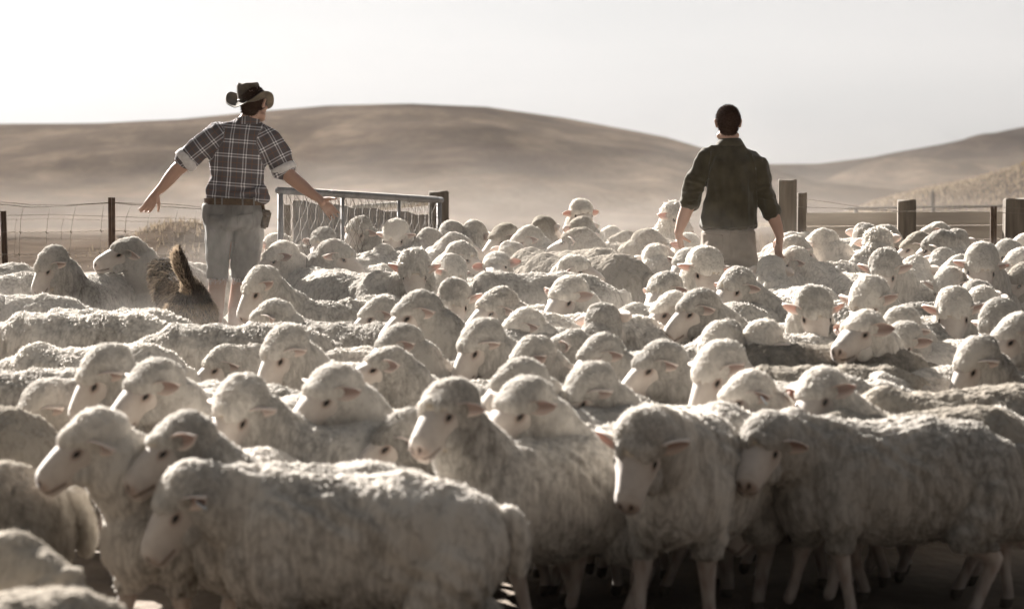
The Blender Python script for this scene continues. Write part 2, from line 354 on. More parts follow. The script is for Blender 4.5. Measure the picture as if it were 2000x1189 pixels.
KEYS = {}
def sheep_parts(rel, pitch, raise_, style, gait):
    """returns body mesh, fleece mesh, eye positions and the head-top point, in the body frame (x forward, z up, origin on the ground)"""
    style = 1 if style == 1 else 0
    key = (rel, pitch, raise_, style, gait)
    if key in KEYS: return KEYS[key]
    seed = abs(hash((rel * 7 + 1, pitch * 13 + 2, int(raise_ * 10) * 17, style, gait * 5))) % 100000
    g = np.random.default_rng(seed)
    b = Blob()
    # barrel
    prof = [(-.44, .530, .145, .16), (-.33, .535, .188, .195), (-.15, .518, .212, .220), (.05, .508, .218, .226), (.22, .518, .200, .214), (.34, .545, .170, .188)]
    dzp = {0: (0, .004, 0, -.004, .002, .004), 1: (.012, .024, .002, -.020, -.006, .010), 2: (-.020, -.004, .012, .004, .012, .024)}[gait]
    prof = [(x_, z_ + d_, w_, h_) for (x_, z_, w_, h_), d_ in zip(prof, dzp)]
    for (x0, z0, w0, h0), (x1, z1, w1, h1) in zip(prof[:-1], prof[1:]):
        b.cap((x0, 0, z0), (w0 * .8, w0, h0), (x1, 0, z1), (w1 * .8, w1, h1))
    b.ell((.40, 0, .47), (.12, .135, .16))
    for s in (-1, 1):
        b.ell((-.36, s * .085, .49), (.16, .125, .20)); b.ell((.29, s * .10, .48), (.12, .10, .17))
    b.chain([((-.56, 0, .60), .042), ((-.60, 0, .53), .036), ((-.60, 0, .44), .026)])
    # legs with joints
    gph = gait
    sw = {0: (.08, -.09, -.07, .10), 1: (-.10, .12, .12, -.11), 2: (.14, -.06, -.12, .07)}[gph]
    for i, s in enumerate((-1, 1)):
        f = sw[i]; k_ = np.array([.31 + f * .45, s * .105, .27]); ft = np.array([.31 + f * 1.3, s * .10, .055])
        if f > .09: ft = ft + np.array([-.07, 0, .05])
        b.chain([((.30, s * .115, .44), .085), ((.30 + f * .2, s * .112, .36), .060), (k_, .040), ((k_ * .45 + ft * .55), .027), (ft, .026), (ft + np.array([.015, 0, -.033]), .028)])
        f = sw[i + 2]; st = np.array([-.29 + f * .3, s * .125, .34]); hk = np.array([-.45 + f * .7, s * .11, .235]); ft = np.array([-.41 + f * 1.3, s * .105, .055])
        b.chain([((-.36, s * .115, .46), .125), (st, .085), ((st + hk) / 2, .055), (hk, .037), (hk * .5 + ft * .5, .027), (ft, .026), (ft + np.array([.015, 0, -.033]), .028)])
    for q_ in b.V: q_[:, 0] *= .87
    # neck and head
    el = {0: 17, 1: 47, 2: 62, 3: -28, 4: 54}[int(raise_)]; nl = {0: .30, 1: .31, 2: .36, 3: .34, 4: .34}[int(raise_)]
    ny = R(rel * 0.55)
    base = np.array([.28, 0, .61]); 
    ndir = np.array([math.cos(R(el)) * math.cos(ny), math.cos(R(el)) * math.sin(ny), math.sin(R(el))])
    poll = base + ndir * nl
    mid = base + np.array([nl * .5 * math.cos(R(el * .7)) * math.cos(ny * .5), nl * .5 * math.cos(R(el * .7)) * math.sin(ny * .5), nl * .5 * math.sin(R(el))])
    b.cap(base - np.array([.02, 0, .05]), (.15, .14, .17), mid, (.118, .112, .135)); b.cap(mid, (.118, .112, .135), poll - ndir * .03 - np.array([0, 0, .02]), .082)
    for q in range(3):                                       # loose neck folds
        t = .25 + .25 * q; c = base * (1 - t) + poll * t + np.array([.03, 0, -.075 + .02 * q]); b.ell(c, (.055, .09 - .012 * q, .07))
    hr = np.array(Matrix.Rotation(R(rel), 3, 'Z') @ Matrix.Rotation(R({25: 20, 45: 36, 65: 55}[pitch]), 3, 'Y') @ Matrix.Rotation(R(g.uniform(-9, 9)), 3, 'X'))
    H = lambda p: poll + (np.asarray(p, float) * HS) @ hr.T
    def hell(c, r): b.ell(H(c), np.array(r) * HS, hr)
    hell((.006, 0, .030), (.092, .082, .056)); hell((.064, 0, .046), (.048, .064, .034)); hell((-.035, 0, -.012), (.074, .074, .074))
    for s in (-1, 1): hell((.004, s * .036, -.030), (.070, .050, .080)); hell((.050, s * .030, -.062), (.046, .028, .032)); hell((.106, s * .038, -.058), (.044, .022, .032))
    V, F, N = b.skin(.0105, 7)
    nzl = SinNoise(seed + 1, 20, 7.0, (1, 1, .6)); nzs = SinNoise(seed + 2, 24, 22.0, (1.2, 1.2, .45))
    hl = (V - poll) @ hr / HS                                # head-local coordinates
    leg = smooth01((.30 - V[:, 2]) / .06)
    face = (hl[:, 0] > .104 + .008 * nzs(V) + .052 * smooth01((-.012 - hl[:, 2]) / .035) * smooth01((np.abs(hl[:, 1]) - .015) / .02)) & (hl[:, 0] < .32) & (np.abs(hl[:, 1]) < .085) & (hl[:, 2] < .11) & (hl[:, 2] > -.105)
    wool = (1 - leg) * np.where(face, 0, 1)
    headr = np.exp(-((hl ** 2).sum(1)) / .025)
    V2 = V + N * ((.0042 * nzl(V) + .0018 * nzs(V)) * wool * (1 - .6 * headr))[:, None]
    # creases: skin folds on the neck and behind the shoulder
    fold = np.sin((hl[:, 0] * 1.0) * 95 + nzl(V) * .7); nk = np.exp(-((hl[:, 0] + .16) / .08) ** 2) * wool
    V2 += N * (fold * .007 * nk)[:, None]
    hoof = V[:, 2] < .045
    fm = np.where(hoof[F].any(1), 2, np.where((leg[F].mean(1) > .5), 1, 0))
    tone_b = np.where(leg > .5, .62 + .10 * nzs(V), .5)
    # assemble the single body mesh: fused body + shaped face + ears
    Hw = H(HV); n1 = len(V2); n2 = n1 + len(Hw); droop = .15 if (seed % 2) else .6
    parts = [V2, Hw]; quads = [F, HF + n1]; tris = [HC + n1]; tone = [tone_b, HT]
    mi = [fm, np.ones(len(HF))]; mt = [np.ones(len(HC))]; off = n2
    for s in (-1, 1):
        ev, ef, et = EARS[(s, droop)]; parts.append(H(ev)); quads.append(ef + off); tone.append(et); mi.append(np.full(len(ef), 3)); off += len(ev)
    AV = np.concatenate(parts)
    me = mesh_np('sheep', AV, [np.concatenate(quads), np.concatenate(tris)], True, [M_UNDER, M_FACE, M_HOOF, M_EAR], {'tone': np.concatenate(tone)}, np.concatenate(mi + mt))
    # ---- fleece: the wool region again at half the voxel size, curled by fine ridged noise, with loose wisps
    wq = wool[F].mean(1) > .35; f = F[wq]; u, inv = np.unique(f, return_inverse=True); f = inv.reshape(-1, 4); SV = V2[u]; SN = N[u]
    keep_e = wool[u]
    ed = np.sort(np.concatenate([f[:, [0, 1]], f[:, [1, 2]], f[:, [2, 3]], f[:, [3, 0]]]), 1); n_s = len(SV)
    ek = ed[:, 0] * n_s + ed[:, 1]; ue, ei = np.unique(ek, return_inverse=True); m_ = len(f)
    em = np.stack([ue // n_s, ue % n_s], 1)
    EV = (SV[em[:, 0]] + SV[em[:, 1]]) / 2; FVc = SV[f].mean(1)
    EN = SN[em].mean(1); FN = SN[f].mean(1)
    e_ = ei.reshape(4, m_) + n_s; fc = np.arange(m_) + n_s + len(EV)
    Q = np.concatenate([np.stack([f[:, i], e_[i], fc, e_[(i - 1) % 4]], 1) for i in range(4)])
    W = np.concatenate([SV, EV, FVc]); WN = np.concatenate([SN, EN, FN]); WN /= np.linalg.norm(WN, axis=1)[:, None]
    ww = np.concatenate([keep_e, keep_e[em].mean(1), keep_e[f].mean(1)])
    hlW = (W - poll) @ hr / HS; hp = np.exp(-((hlW ** 2).sum(1)) / .018)
    shag = style == 1
    fa = SinNoise(seed + 11, 40, 32, (1, 1, .32)); fb = SinNoise(seed + 12, 36, 64, (1, 1, .5)); fc_ = SinNoise(seed + 13, 40, 52)
    ra = np.minimum(np.abs(fa(W)), 1.4); rb_ = np.minimum(np.abs(fb(W)), 1.4); rc = np.minimum(np.abs(fc_(W)), 1.4)
    curl = (ra * .0018 + rb_ * .0015) * (1 - hp) + (rc * .0036 + rb_ * .0016) * hp
    if shag: curl = ra * .009 * (1 - .6 * hp) + rb_ * .004
    edge = smooth01((ww - .3) / .5)
    Wd = W + WN * (.004 + (.006 + curl) * edge)[:, None]; Wd[:, 2] -= (ra * .003) * (1 - hp) * edge
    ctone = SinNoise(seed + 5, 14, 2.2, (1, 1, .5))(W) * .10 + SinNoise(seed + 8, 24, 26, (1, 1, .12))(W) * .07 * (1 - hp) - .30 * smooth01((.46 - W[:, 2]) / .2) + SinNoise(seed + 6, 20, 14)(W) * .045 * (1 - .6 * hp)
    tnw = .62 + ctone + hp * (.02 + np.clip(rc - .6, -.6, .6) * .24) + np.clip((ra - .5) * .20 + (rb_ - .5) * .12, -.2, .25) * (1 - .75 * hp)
    # wisps
    g2 = np.random.default_rng(seed); nT = 11000 if not shag else 15000
    idx = g2.integers(0, len(Q), nT); idx = idx[edge[Q[idx]].min(1) > .6]; nT = len(idx); P = Wd[Q[idx]].mean(1); n_ = WN[Q[idx, 0]]; hw_ = hp[Q[idx, 0]]
    grav = np.array([0, 0, -1.0]); d_ = n_ + grav * (.5 if not shag else 1.9) * (1 - .7 * hw_)[:, None] + g2.normal(size=(nT, 3)) * .35; d_ /= np.linalg.norm(d_, axis=1)[:, None]
    Ln = (.009 if not shag else .034) * g2.uniform(.6, 1.4, nT) * (1 - (.3 if not shag else .7) * hw_); up = np.cross(d_, g2.normal(size=(nT, 3))); up /= np.linalg.norm(up, axis=1)[:, None]
    rb2 = .0018 if not shag else .0036; B0 = P - n_ * .003
    FV = np.stack([B0 - up * rb2, B0 + up * rb2, B0 + d_ * (Ln * .6)[:, None] + up * rb2 * .8, B0 + d_ * (Ln * .6)[:, None] - up * rb2 * .8, B0 + d_ * Ln[:, None] + n_ * .002 - grav * .002], 1).reshape(-1, 3)
    o5 = np.arange(nT) * 5 + len(W); q5 = np.stack([o5, o5 + 1, o5 + 2, o5 + 3], 1); t5 = np.stack([o5 + 3, o5 + 2, o5 + 4], 1)
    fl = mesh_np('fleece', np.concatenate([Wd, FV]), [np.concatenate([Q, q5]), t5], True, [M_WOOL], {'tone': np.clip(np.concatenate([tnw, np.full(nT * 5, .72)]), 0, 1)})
    eyes = [H((.099, s * .0655, .022)) for s in (-1, 1)]
    top = H((.03, 0, 0)); wh = (((hl - np.array([.03, 0, .03])) ** 2).sum(1) < .0085)
    zt = V2[wh][:, 2].max() + .012
    tp = np.array([H((.035, 0, .02))[0], H((.035, 0, .02))[1], zt])
    tag = H(EARS[(1, droop)][0][7 * 9 + 4] + np.array([.006, 0, 0])); tagn = (np.array([.6, 0, -.6])) @ hr.T
    KEYS[key] = dict(me=me, fl=fl, eyes=eyes, top=tp, hr=hr, H=H, tag=tag, zback=float(V2[(np.abs(V2[:, 0]) < .15)][:, 2].max()) + .014)
    return KEYS[key]
_ev, _ef = _ico(2)
EYE_ME = mesh_np('eye', _ev * np.array([.0130, .0085, .0088]) * HS, [_ef], True, M_EYE)
def tag_mesh():
    mb = MB(); mb.box((0, 0, 0), (.034, .005, .042), None, .0018); V = np.concatenate(mb.V); return V, mb.F
_tm = noise_mat('blue_white_plastic_tag', (0.55, 0.62, 0.70), (0.72, 0.76, 0.80), 20, 0.35, 0.02)
_tv, _tf = tag_mesh(); TAG_ME = mesh_np('ear_tag', _tv, _tf, False, _tm)

def yaw_of(th): return R(th - 90)
CAPS = []                                                    # torso segments already placed, for spacing
def seg_for(x, y, th, k):
    f = np.array([math.cos(yaw_of(th)), math.sin(yaw_of(th))]); return np.array([x, y]) - f * .30 * k, np.array([x, y]) + f * .24 * k
def overlap(x, y, th, k):
    a, b = seg_for(x, y, th, k); pts = np.linspace(a, b, 5); c = 0
    for (q, kk) in CAPS:
        D = np.linalg.norm(pts[:, None] - q[None], axis=2).min(); c += max(0, .40 * (k + kk) / 2 - D)
    return c
def place_sheep(hx, hy, th, pitch, rs, thb, k, style, label, tag=False, grp=None, body=False, dz=0):
    gait = (int(hx) * 7 + int(hy) * 3) % 3 if (hy > 780 or body) else (int(hx) // 7 + int(hy)) % 2
    p = min((25, 45, 65), key=lambda q: abs(q - pitch))
    def solve(rel, tb):
        K = sheep_parts(rel, p, rs, style, gait)
        ref = np.array([-.45, 0, K['zback']]) if body else K['top']
        cy, sy = math.cos(yaw_of(tb)), math.sin(yaw_of(tb)); off = np.array([cy * ref[0] - sy * ref[1], sy * ref[0] + cy * ref[1]]) * k
        lo, hi = 4.0, 26.0
        for _ in range(40):                                  # distance at which the head (or back) top falls on that row
            Y = (lo + hi) / 2; yo = Y - off[1]; z = plane_gz(0, yo) + ref[2] * k
            zz = pix(hx, hy, Y)[2]
            if z > zz: hi = Y
            else: lo = Y
        X = pix(hx, hy, Y)[0]
        return K, X - off[0], Y - off[1], Y
    if thb is None:
        best = None
        for rel in (0, 25, -25, 50, -50):
            tb = th - rel
            K0 = (rs == 0 and .53) or (rs == 1 and .52) or .48
            # coarse estimate of the position without building the mesh
            h = {0: .80, 1: .94, 2: 1.06, 4: 1.0}[rs] * k; d = FPX * (CAMZ - h) / (hy - 73); X = (hx - 1000) / FPX * d
            f = np.array([math.cos(yaw_of(tb)), math.sin(yaw_of(tb))]); c = overlap(X - f[0] * K0 * k, d - f[1] * K0 * k, tb, k)
            c += .0012 * abs(rel) + (.0010 * abs(abs(((tb + 180) % 360) - 180) - 40))
            if best is None or c < best[0]: best = (c, rel, tb)
        rel, thb = best[1], best[2]
    else:
        rel = ((th - thb + 180) % 360) - 180; rel = max(-75, min(75, 25 * round(rel / 25.0)))
    K, x, y, Y = solve(rel, thb)
    if body:                                                 # body only rows: head continues forward
        pass
    o = add('sheep', K['me'], None, (x, y, plane_gz(x, y) + dz), (0, 0, yaw_of(thb)), label=label, category='sheep', group=grp or 'sheep packed into the yard')
    o.scale = (k, k * (.95 + .12 * ((hx * 7 + hy * 13) % 10) / 10), k)
    fo = add('fleece', K['fl'], o)
    if style == 2: fo.material_slots[0].link = 'OBJECT'; fo.material_slots[0].material = M_WOOLD
    for e in K['eyes']: q = add('eye', EYE_ME, o, tuple(e)); q.rotation_euler = Matrix(K['hr'].tolist()).to_euler()
    if tag: q = add('ear_tag', TAG_ME, o, tuple(K['tag'] + K['hr'] @ np.array([.012, .004, -.012]))); q.rotation_euler = (Matrix(K['hr'].tolist()) @ Matrix.Rotation(R(70), 3, 'Z')).to_euler()
    a, b2 = seg_for(x, y, thb, k); CAPS.append((np.linspace(a, b2, 5), k))
    return o
# ------------------------------------------------------------------ ground and hills
def build_terrain():
    ys = np.concatenate([np.arange(-6, 24, .5), np.arange(24, 48, .35), np.arange(48, 110, 1.2), np.arange(110, 340, 2.5), np.arange(340, 900, 10)])
    us = np.linspace(-1, 1, 221); us = np.sign(us) * np.abs(us) ** 1.15
    half = np.maximum(ys * .30, 14)
    X = half[:, None] * us[None]; Y = np.broadcast_to(ys[:, None], X.shape); Z = terrain(X, Y)
    V = np.stack([X, Y, Z], 2).reshape(-1, 3); ny, nx = X.shape
    i, j = np.meshgrid(np.arange(ny - 1), np.arange(nx - 1), indexing='ij'); a = (i * nx + j).ravel()
    F = np.stack([a, a + 1, a + nx + 1, a + nx], 1)
    cen = (ys[:-1] + ys[1:]) / 2; row = np.repeat(cen, nx - 1)
    yard = row < 24.5
    def sub(name, keep, mt):
        f = F[keep]; u, inv = np.unique(f, return_inverse=True); q_ = V[u]; hill_shade = np.clip(smooth01((q_[:, 1] - 350) / 60) * smooth01((q_[:, 0] - 30) / 25) * .9 + np.clip(SinNoise(71, 16, 1 / 45., (1, .5, 3))(q_) * .5 - .1, 0, .75) * smooth01((q_[:, 1] - 110) / 60) + .55 * smooth01((140 - q_[:, 1]) / 60) * smooth01((q_[:, 1] - 38) / 20), 0, 1); me = mesh_np(name, q_, [inv.reshape(-1, 4)], True, mt, {'hill_shade': hill_shade}); return add(name, me, kind='structure')  # slope shade painted into the colour: far right ridge, broad patches, valley floor
    dirt = noise_mat('yard_dirt', (0.10, 0.078, 0.058), (0.19, 0.15, 0.115), 3.0, 1.0, .8, bdist=.03)
    m, t, n, l, p = mat('dry_grass_hill')
    tc = n.new('ShaderNodeTexCoord'); mp = n.new('ShaderNodeMapping'); mp.inputs['Scale'].default_value = (.16, .06, .35)
    nz = n.new('ShaderNodeTexNoise'); nz.inputs['Scale'].default_value = 1.0; nz.inputs['Detail'].default_value = 9; nz.inputs['Roughness'].default_value = .70
    rp = n.new('ShaderNodeValToRGB'); e = rp.color_ramp.elements; e[0].position = .26; e[0].color = (.030, .025, .0225, 1); e[1].position = .78; e[1].color = (.125, .098, .076, 1)
    q = e.new(.5); q.color = (.056, .045, .037, 1)
    nb = n.new('ShaderNodeTexNoise'); nb.inputs['Scale'].default_value = 1.5; nb.inputs['Detail'].default_value = 8
    bp = n.new('ShaderNodeBump'); bp.inputs['Strength'].default_value = .3; bp.inputs['Distance'].default_value = .5
    l(tc.outputs['Object'], mp.inputs[0]); l(mp.outputs[0], nz.inputs['Vector']); l(nz.outputs['Fac'], rp.inputs[0]); va = n.new('ShaderNodeAttribute'); va.attribute_name = 'hill_shade'; vm = n.new('ShaderNodeMix'); vm.data_type = 'RGBA'; vm.blend_type = 'MULTIPLY'; vm.inputs[7].default_value = (.38, .38, .40, 1)
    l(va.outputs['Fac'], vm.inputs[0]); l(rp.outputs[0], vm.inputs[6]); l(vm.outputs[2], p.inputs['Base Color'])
    l(tc.outputs['Object'], nb.inputs['Vector']); l(nb.outputs['Fac'], bp.inputs['Height']); l(bp.outputs[0], p.inputs['Normal']); p.inputs['Roughness'].default_value = 1; p.inputs['Specular IOR Level'].default_value = 0
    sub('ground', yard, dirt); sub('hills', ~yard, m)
build_terrain()

# dry grass on the hump, the bank and around the fences
def grass():
    g = np.random.default_rng(11); pts = []
    n = 900; x = g.normal(-3.55, .45, n); y = g.normal(27.3, 1.3, n); pts.append(np.stack([x, y, g.uniform(.02, .09, n)], 1))
    n = 9000; y = g.uniform(52, 84, n); px = g.uniform(1480, 2100, n); pts.append(np.stack([(px - 1000) / FPX * y, y, g.uniform(.05, .15, n)], 1))
    n = 900; y = g.uniform(21.5, 25.5, n); px = g.uniform(1480, 2060, n); pts.append(np.stack([(px - 1000) / FPX * y, y, g.uniform(.1, .45, n)], 1))
    n = 120; y = g.uniform(18.4, 23, n); px = g.uniform(-40, 480, n); pts.append(np.stack([(px - 1000) / FPX * y, y, g.uniform(.08, .35, n) ** 1.2], 1))
    n = 500; y = g.uniform(20.6, 21.4, n); px = g.uniform(560, 880, n); pts.append(np.stack([(px - 1000) / FPX * y, y, g.uniform(.2, .6, n)], 1))
    P = np.concatenate(pts); n = len(P); z = terrain(P[:, 0], P[:, 1]) - .01; h = P[:, 2]
    a = g.uniform(0, 6.28, n); w_ = .004 * (P[:, 1] / 22); b = np.stack([np.cos(a), np.sin(a), 0 * a], 1) * w_[:, None]; lean = g.normal(size=(n, 2)) * .25 * h[:, None]
    p0 = np.stack([P[:, 0], P[:, 1], z], 1); m1 = p0 + np.stack([lean[:, 0] * .4, lean[:, 1] * .4, h * .55], 1); tp = p0 + np.stack([lean[:, 0], lean[:, 1], h], 1)
    V = np.stack([p0 - b, p0 + b, m1 - b * .8, m1 + b * .8, tp], 1).reshape(-1, 3); o = np.arange(n) * 5
    me = mesh_np('dry_grass', V, [np.stack([o, o + 1, o + 3, o + 2], 1), np.stack([o + 2, o + 3, o + 4], 1)], True, wool_mat('straw', (.17, .135, .10), (.32, .26, .19), .3), {'tone': np.repeat(g.random(n), 5)})
    add('dry_grass', me, kind='stuff')
grass()

# ------------------------------------------------------------------ fences
M_WOOD = noise_mat('weathered_post_wood', (0.07, 0.057, 0.046), (0.20, 0.172, 0.14), 14, .95, .6, stretch=(1, 1, .12), bscale=40, bdist=.012)
M_PLANK = noise_mat('weathered_plank_wood', (0.32, 0.29, 0.26), (0.52, 0.48, 0.43), 10, .95, .5, stretch=(.12, 1, 1), bscale=30, bdist=.01)
M_STEEL = noise_mat('rusty_steel_picket', (0.045, 0.03, 0.022), (0.10, 0.065, 0.045), 30, .85, .3)
M_WIRE = noise_mat('old_fence_wire', (0.10, 0.085, 0.07), (0.22, 0.19, 0.16), 40, .55, .1); M_WIRE.node_tree.nodes['Principled BSDF'].inputs['Metallic'].default_value = .15
M_GALV = noise_mat('galvanised_pipe', (0.12, 0.12, 0.125), (0.22, 0.22, 0.225), 12, .65, .1); M_GALV.node_tree.nodes['Principled BSDF'].inputs['Metallic'].default_value = .3
M_PANEL = noise_mat('grey_rubber_belting', (0.12, 0.113, 0.108), (0.20, 0.19, 0.182), 6, .9, .4)

def wood_post(px, py, wpx, Y, label, group=None, square=False, cat='fence post', tilt=0):
    top = pix(px, py, Y); gzz = gz(top.x, Y) - .05; h = top.z - gzz; r = wpx / FPX * Y / 2
    mb = MB(); g = np.random.default_rng(int(px)); nseg = 22; zs = [0, h * .3, h * .6, h * .85, h - .012, h]
    V = []; ph = g.uniform(0, 6, 3)
    for i, z in enumerate(zs):
        rr = r * (1.06 - .08 * z / h) * (.93 if i == len(zs) - 1 else 1)
        for k in range(nseg):
            a = 2 * math.pi * k / nseg; q = 1 + .035 * math.sin(3 * a + ph[0]) + .02 * math.sin(7 * a + ph[1])
            if square: q *= min(1 / abs(math.cos(a) + 1e-6), 1 / abs(math.sin(a) + 1e-6), 1.16) 
            if abs(a - 4.5) < .16: q *= .90
            V.append((rr * q * math.cos(a) + tilt * z, rr * q * math.sin(a), z + (.006 * math.sin(2 * a + ph[2]) if i > 3 else 0)))
    F = [(i * nseg + k, i * nseg + (k + 1) % nseg, (i + 1) * nseg + (k + 1) % nseg, (i + 1) * nseg + k) for i in range(len(zs) - 1) for k in range(nseg)]
    F.append(tuple((len(zs) - 1) * nseg + k for k in range(nseg)))
    mb.raw(np.array(V), F); o = mb.build('wooden_post', M_WOOD, None, False, (top.x, Y, gzz), label=label, category=cat, group=group)
    return o
wood_post(1538, 351, 37, 19.6, 'thick round wooden post, the tallest one, right of the olive jacket man')
wood_post(1564, 377, 19, 20.3, 'slim pale wooden post tight behind the tallest thick one', tilt=.01)
wood_post(1770, 391, 35, 20.0, 'short stout wooden post in the middle of the plank fence', square=True)
wood_post(1983, 388, 44, 20.0, 'wide grey wooden post at the right edge of the picture', square=True)
wood_post(856, 374, 40, 21.4, 'big wooden post behind the far end of the pipe gate')
wood_post(1822, 372, 7, 60, 'thin distant fence post standing on the grassy bank')

def steel_post(px, py, wpx, Y, label, lean=0):
    top = pix(px, py, Y); g0 = gz(top.x, Y) - .05; h = top.z - g0; wd = wpx / FPX * Y
    mb = MB(); th = .004
    mb.box((0, 0, h / 2), (wd, th, h)); mb.box((0, -.017, h / 2 - .001), (th, .030, h - .004)); mb.box((-wd * .47, .009, h / 2 - .002), (th, .014, h - .006))
    for k in range(6): mb.box((wd * .3, -.004, h - .05 - .12 * k), (.012, .003, .01))
    o = mb.build('steel_picket', M_STEEL, None, False, (top.x, Y, g0), label=label, category='fence post'); o.rotation_euler = (0, lean, 0); return o
steel_post(218, 386, 13.5, 17.9, 'dark steel picket post of the wire fence above the tall sheep')
steel_post(11, 412, 11.5, 22.0, 'rusty steel picket leaning slightly at the left edge', lean=R(-1.5))
steel_post(1941, 403, 12, 19.3, 'dark steel picket between plank fence and wide edge post')

def wire_fence(name, Ya, Yb, x0, x1, top, rows, stays, label, knots=True, r=.0018, twin=True):
    """netting seen from pixel x0 to x1; top/rows are functions of pixel x giving the row"""
    root = empty(name, tuple(pix((x0 + x1) / 2, 480, (Ya + Yb) / 2).xy) + (gz(0, Ya),), label, 'wire fence')
    org = Vector(root.location)
    Yf = lambda px: Ya + (Yb - Ya) * (px - x0) / (x1 - x0)
    def wire(fn, rr, wave=0, nm='wire'):
        xs = np.linspace(x0, x1, 110); pts = [pix(x, fn(x) + wave * math.sin(x * .42), Yf(x)) - org for x in xs]
        mb = MB(); mb.tube(pts, rr, 5); return mb.build(nm, M_WIRE, root, True)
    wire(top, r * 1.5, 0, 'top_wire')
    if twin: wire(lambda x: top(x) - 3 - 2.2 * math.sin((x - x0) / 47.0), r * 1.2, 0, 'top_wire')
    for fn in rows: wire(fn, r, .9)
    for sx in stays:
        mb = MB(); y0 = top(sx); ys = [y0] + [f(sx) for f in rows]; bend = -6 - (sx * 7 % 11)
        pts = []
        for q, yy in enumerate(ys):
            pts.append(pix(sx + bend * (1 - math.exp(-q * 1.2)) , yy, Yf(sx)) - org)
            if q < len(ys) - 1: ym = (yy + ys[q + 1]) / 2; pts.append(pix(sx + bend * (1 - math.exp(-q * 1.2 - .8)) + (sx % 5 - 2) * .8, ym, Yf(sx)) - org)
        pts[0] = pix(sx, y0, Yf(sx)) - org
        mb.tube(pts, r, 5); mb.build('stay_wire', M_WIRE, root, True)
        if knots:
            for q in range(1, len(ys)):
                mk = MB(); c = pts[2 * q]; mk.tube([c + Vector((-.006, 0, .008)), c + Vector((.006, 0, -.008))], .0042, 6); mk.build('wire_knot', M_WIRE, root, True)
    return root
sag = lambda a, b, dip: (lambda x: np.interp(x, *zip(*a)) if dip is None else 0)
tw = lambda x: float(np.interp(x, [-30, 0, 60, 130, 218, 260, 330, 400, 470], [397, 399, 405, 402, 396, 400, 404, 409, 412]))
wire_fence('wire_netting_fence', 17.95, 17.95, -30, 470, tw, [lambda x: tw(x) + np.interp(x, [0, 60, 218, 400], [54, 49, 54, 46]), lambda x: tw(x) + np.interp(x, [0, 60, 218, 400], [98, 92, 98, 88]), lambda x: tw(x) + 140], [46, 98, 149, 203, 256, 300, 348, 385, 430], 'slack wire netting fence with bent stay wires behind the left sheep')
tb_ = lambda x: float(np.interp(x, [-30, 12, 100, 250, 400], [420, 421, 419, 424, 428]))
wire_fence('wire_netting_fence', 22.0, 22.0, -30, 400, tb_, [lambda x: tb_(x) + 8, lambda x: tb_(x) + 47, lambda x: tb_(x) + 82], [40, 135, 220, 300, 372], 'fainter second wire netting further back on the left', False, .0014, False)

def strands():
    rt = empty('wire_strands', tuple(pix(1700, 440, 19.5).xy) + (gz(2.7, 19.5),), 'thin sagging wires strung above the plank fence on the right', 'wire fence'); org = Vector(rt.location)
    for a in ([(1553, 386, 19.7), (1620, 395, 19.8), (1700, 408, 19.8), (1762, 413, 19.8), (1940, 404, 19.3), (2030, 409, 19.3)], [(1553, 404, 19.7), (1640, 407, 19.8), (1762, 414, 19.8), (1850, 412, 19.6), (1940, 415, 19.3), (2030, 418, 19.3)]):
        mb = MB(); mb.tube([pix(*p) - org for p in a], .0018, 5); mb.build('wire', M_WIRE, rt, True)
strands()
def plank_fence():
    a, b = pix(1560, 417, 20.3), pix(1975, 413, 20.3); rt = empty('plank_fence', (a.x, 20.3, gz(a.x, 20.3)), 'low fence of pale weathered planks behind the right part of the flock', 'plank fence'); org = Vector(rt.location)
    for y0, y1, yy in ((416, 441.5, 20.3), (443, 468, 20.31), (470, 494, 20.3)):
        p0, p1 = pix(1560, y0, yy), pix(1975, y0 - 3, yy); q0 = pix(1560, y1, yy); h = p0.z - q0.z
        mb = MB(); c = (p0 + p1) / 2 - org; mb.box((c.x, 0, c.z - h / 2), ((p1 - p0).length, .04, h), Matrix.Rotation(-math.atan2(p1.z - p0.z, p1.x - p0.x), 3, 'Y'), .003)
        mb.build('plank', M_PLANK, rt, False, (0, yy - 20.3, 0))
plank_fence()
def far_rail():
    a, b = pix(1655, 407, 46), pix(1990, 402, 46); rt = MB(); rt.tube([Vector((0, 0, 0)), b - a], .025, 6)
    for t in (.05, .5, .95): rt.tube([(b - a) * t, Vector(((b - a) * t).xy[:] + (gz(a.x + (b - a).x * t, 46) - a.z - .05,))], .04, 6)
    rt.build('rail_fence', M_WOOD, None, True, tuple(a), label='distant thin rail crossing the foot of the grassy bank', category='rail fence')
far_rail()

